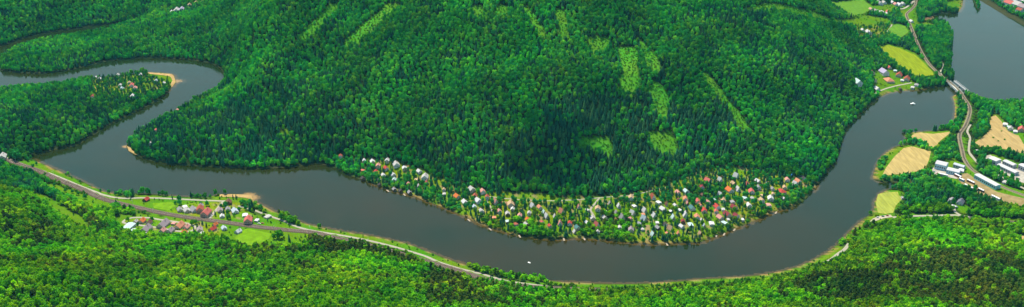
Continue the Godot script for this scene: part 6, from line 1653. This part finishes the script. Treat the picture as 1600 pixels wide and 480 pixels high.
func build_cars() -> void:
	var paints := {"white": Color(.42, .42, .42), "silver": Color(.25, .26, .27), "red": Color(.25, .02, .02), "dark blue": Color(.02, .035, .10), "black": Color(.015, .015, .016)}
	for d in CARS:
		var o := thing("parked_car", spot(d[0], d[1], d[3]), d[2], "%s car parked %s" % [d[4], d[5]], "car", "parked cars")
		clear_round(d[0], d[1], 3.5)
		var m := paint("car_" + d[4].replace(" ", "_"), paints[d[4]], .25, .5)
		var st := begin()
		var ring := [[-2.1, .45], [-2.15, .85], [-1.3, .98], [1.0, .95], [2.05, .78], [2.15, .4]]
		for i in ring.size() - 1:
			quad(st, Vector3(-.85, ring[i][1], ring[i][0]), Vector3(.85, ring[i][1], ring[i][0]), Vector3(.85, ring[i + 1][1], ring[i + 1][0]), Vector3(-.85, ring[i + 1][1], ring[i + 1][0]))
			for s in [-.85, .85]: quad(st, Vector3(s, ring[i][1], ring[i][0]), Vector3(s, .3, ring[i][0]), Vector3(s, .3, ring[i + 1][0]), Vector3(s, ring[i + 1][1], ring[i + 1][0]))
		part("body", done(st), m, o)
		st = begin()
		for i in 1: 
			var a := [Vector3(-.8, .95, -1.7), Vector3(.8, .95, -1.7), Vector3(.65, 1.45, -1.1), Vector3(-.65, 1.45, -1.1), Vector3(-.8, .95, 1.2), Vector3(.8, .95, 1.2), Vector3(.65, 1.45, .4), Vector3(-.65, 1.45, .4)]
			quad(st, a[0], a[3], a[2], a[1])
			quad(st, a[4], a[5], a[6], a[7])
			quad(st, a[0], a[4], a[7], a[3])
			quad(st, a[1], a[2], a[6], a[5])
		part("windows", done(st), mats["window_glass"], o)
		part("roof", boxes([[Vector3(-.66, 1.44, -1.12), Vector3(.66, 1.5, .42)]]), m, o)
		for x in [-.8, .8]:
			for z in [-1.35, 1.35]:
				st = begin()
				tube_into(st, Vector3(x - .1, .32, z), Vector3(x + .1, .32, z), .32, .32, 10)
				part("wheel", done(st), paint("tyre", Color(.015, .015, .015), .8), o)

# spits of sand that cloud the water
const SPITS := [[-653.8, -1806.0, 10.4], [-383.5, -1299.7, 7.8], [-391.2, -1308.2, 6.5], [-636.7, -1488.5, 4.5]]

func _ready() -> void:
	rng.seed = 20240611
	noise.seed = 7
	noise.frequency = .011
	noise.fractal_octaves = 3
	grain.seed = 19
	grain.frequency = .06
	grain.fractal_octaves = 3
	# camera
	var cam := Camera3D.new()
	cam.name = "camera"
	cam.position = Vector3(0, 650, 0)
	cam.rotation_degrees = Vector3(-24, 0, 0)
	cam.fov = 17.75
	cam.near = 1.0
	cam.far = 20000.0
	add_child(cam)
	cam.current = true
	# sky, air and exposure
	var sky_material := ProceduralSkyMaterial.new()
	sky_material.sky_top_color = lin(.13, .28, .52)
	sky_material.sky_horizon_color = lin(.30, .42, .40)
	sky_material.sky_curve = .5
	sky_material.ground_bottom_color = lin(.05, .09, .05)
	sky_material.ground_horizon_color = lin(.30, .42, .46)
	sky_material.sun_angle_max = 4.0
	var sky := Sky.new()
	sky.sky_material = sky_material
	var env := Environment.new()
	env.background_mode = Environment.BG_SKY
	env.sky = sky
	env.tonemap_mode = Environment.TONE_MAPPER_LINEAR
	env.tonemap_exposure = 2.6
	env.fog_enabled = true
	env.fog_density = .000013
	env.fog_light_color = lin(.12, .64, .82)
	env.sdfgi_enabled = true
	env.ssao_enabled = true
	env.ssil_enabled = true
	var world := WorldEnvironment.new()
	world.name = "world"
	world.environment = env
	add_child(world)
	# the sun stands high beyond the hill, a little to the left
	var sun := DirectionalLight3D.new()
	sun.name = "sun"
	sun.light_color = Color(1.0, .95, .86)
	sun.light_energy = 1.6
	sun.light_angular_distance = .5
	sun.shadow_enabled = true
	add_child(sun)
	sun.look_at_from_position(Vector3(-.40, 1.35, -.78), Vector3.ZERO)
	# one small fair-weather cloud between the sun and the hill, far above the picture
	var towards := Vector3(-.40, 1.35, -.78).normalized()
	var puff := RandomNumberGenerator.new()
	puff.seed = 4
	var st := begin()
	st.set_smooth_group(0)
	for k in 26:
		var c := Vector3(puff.randfn() * 30, absf(puff.randfn()) * 9, puff.randfn() * 22)
		var ball := SphereMesh.new()
		ball.radius = puff.randf_range(10, 24)
		ball.height = ball.radius * 1.5
		ball.radial_segments = 20
		ball.rings = 10
		st.append_from(ball, 0, Transform3D(Basis(), c))
	var cloud := part("cloud", st.commit(), paint("cloud_white", Color(.8, .8, .8), 1.0, 0.0), self, Vector3(CLOUD_SHADE.x, CLOUD_SHADE.y, CLOUD_SHADE.z) + towards * 1900)
	tag(cloud, "small white cloud shading a patch of the big hill", "cloud")
	# the land
	measure_shore()
	shape_relief()
	prepare_ways()
	mark_cover()
	print("relief ", Time.get_ticks_msec())
	build_ground()
	build_water()
	build_fields()
	print("ground ", Time.get_ticks_msec())
	build_ways()
	build_houses()
	build_works()
	build_bridges()
	build_boats()
	build_cars()
	print("built ", Time.get_ticks_msec())
	prepare_trees()
	grow_lone_trees()
	grow_forest()
	print("grown ", Time.get_ticks_msec())
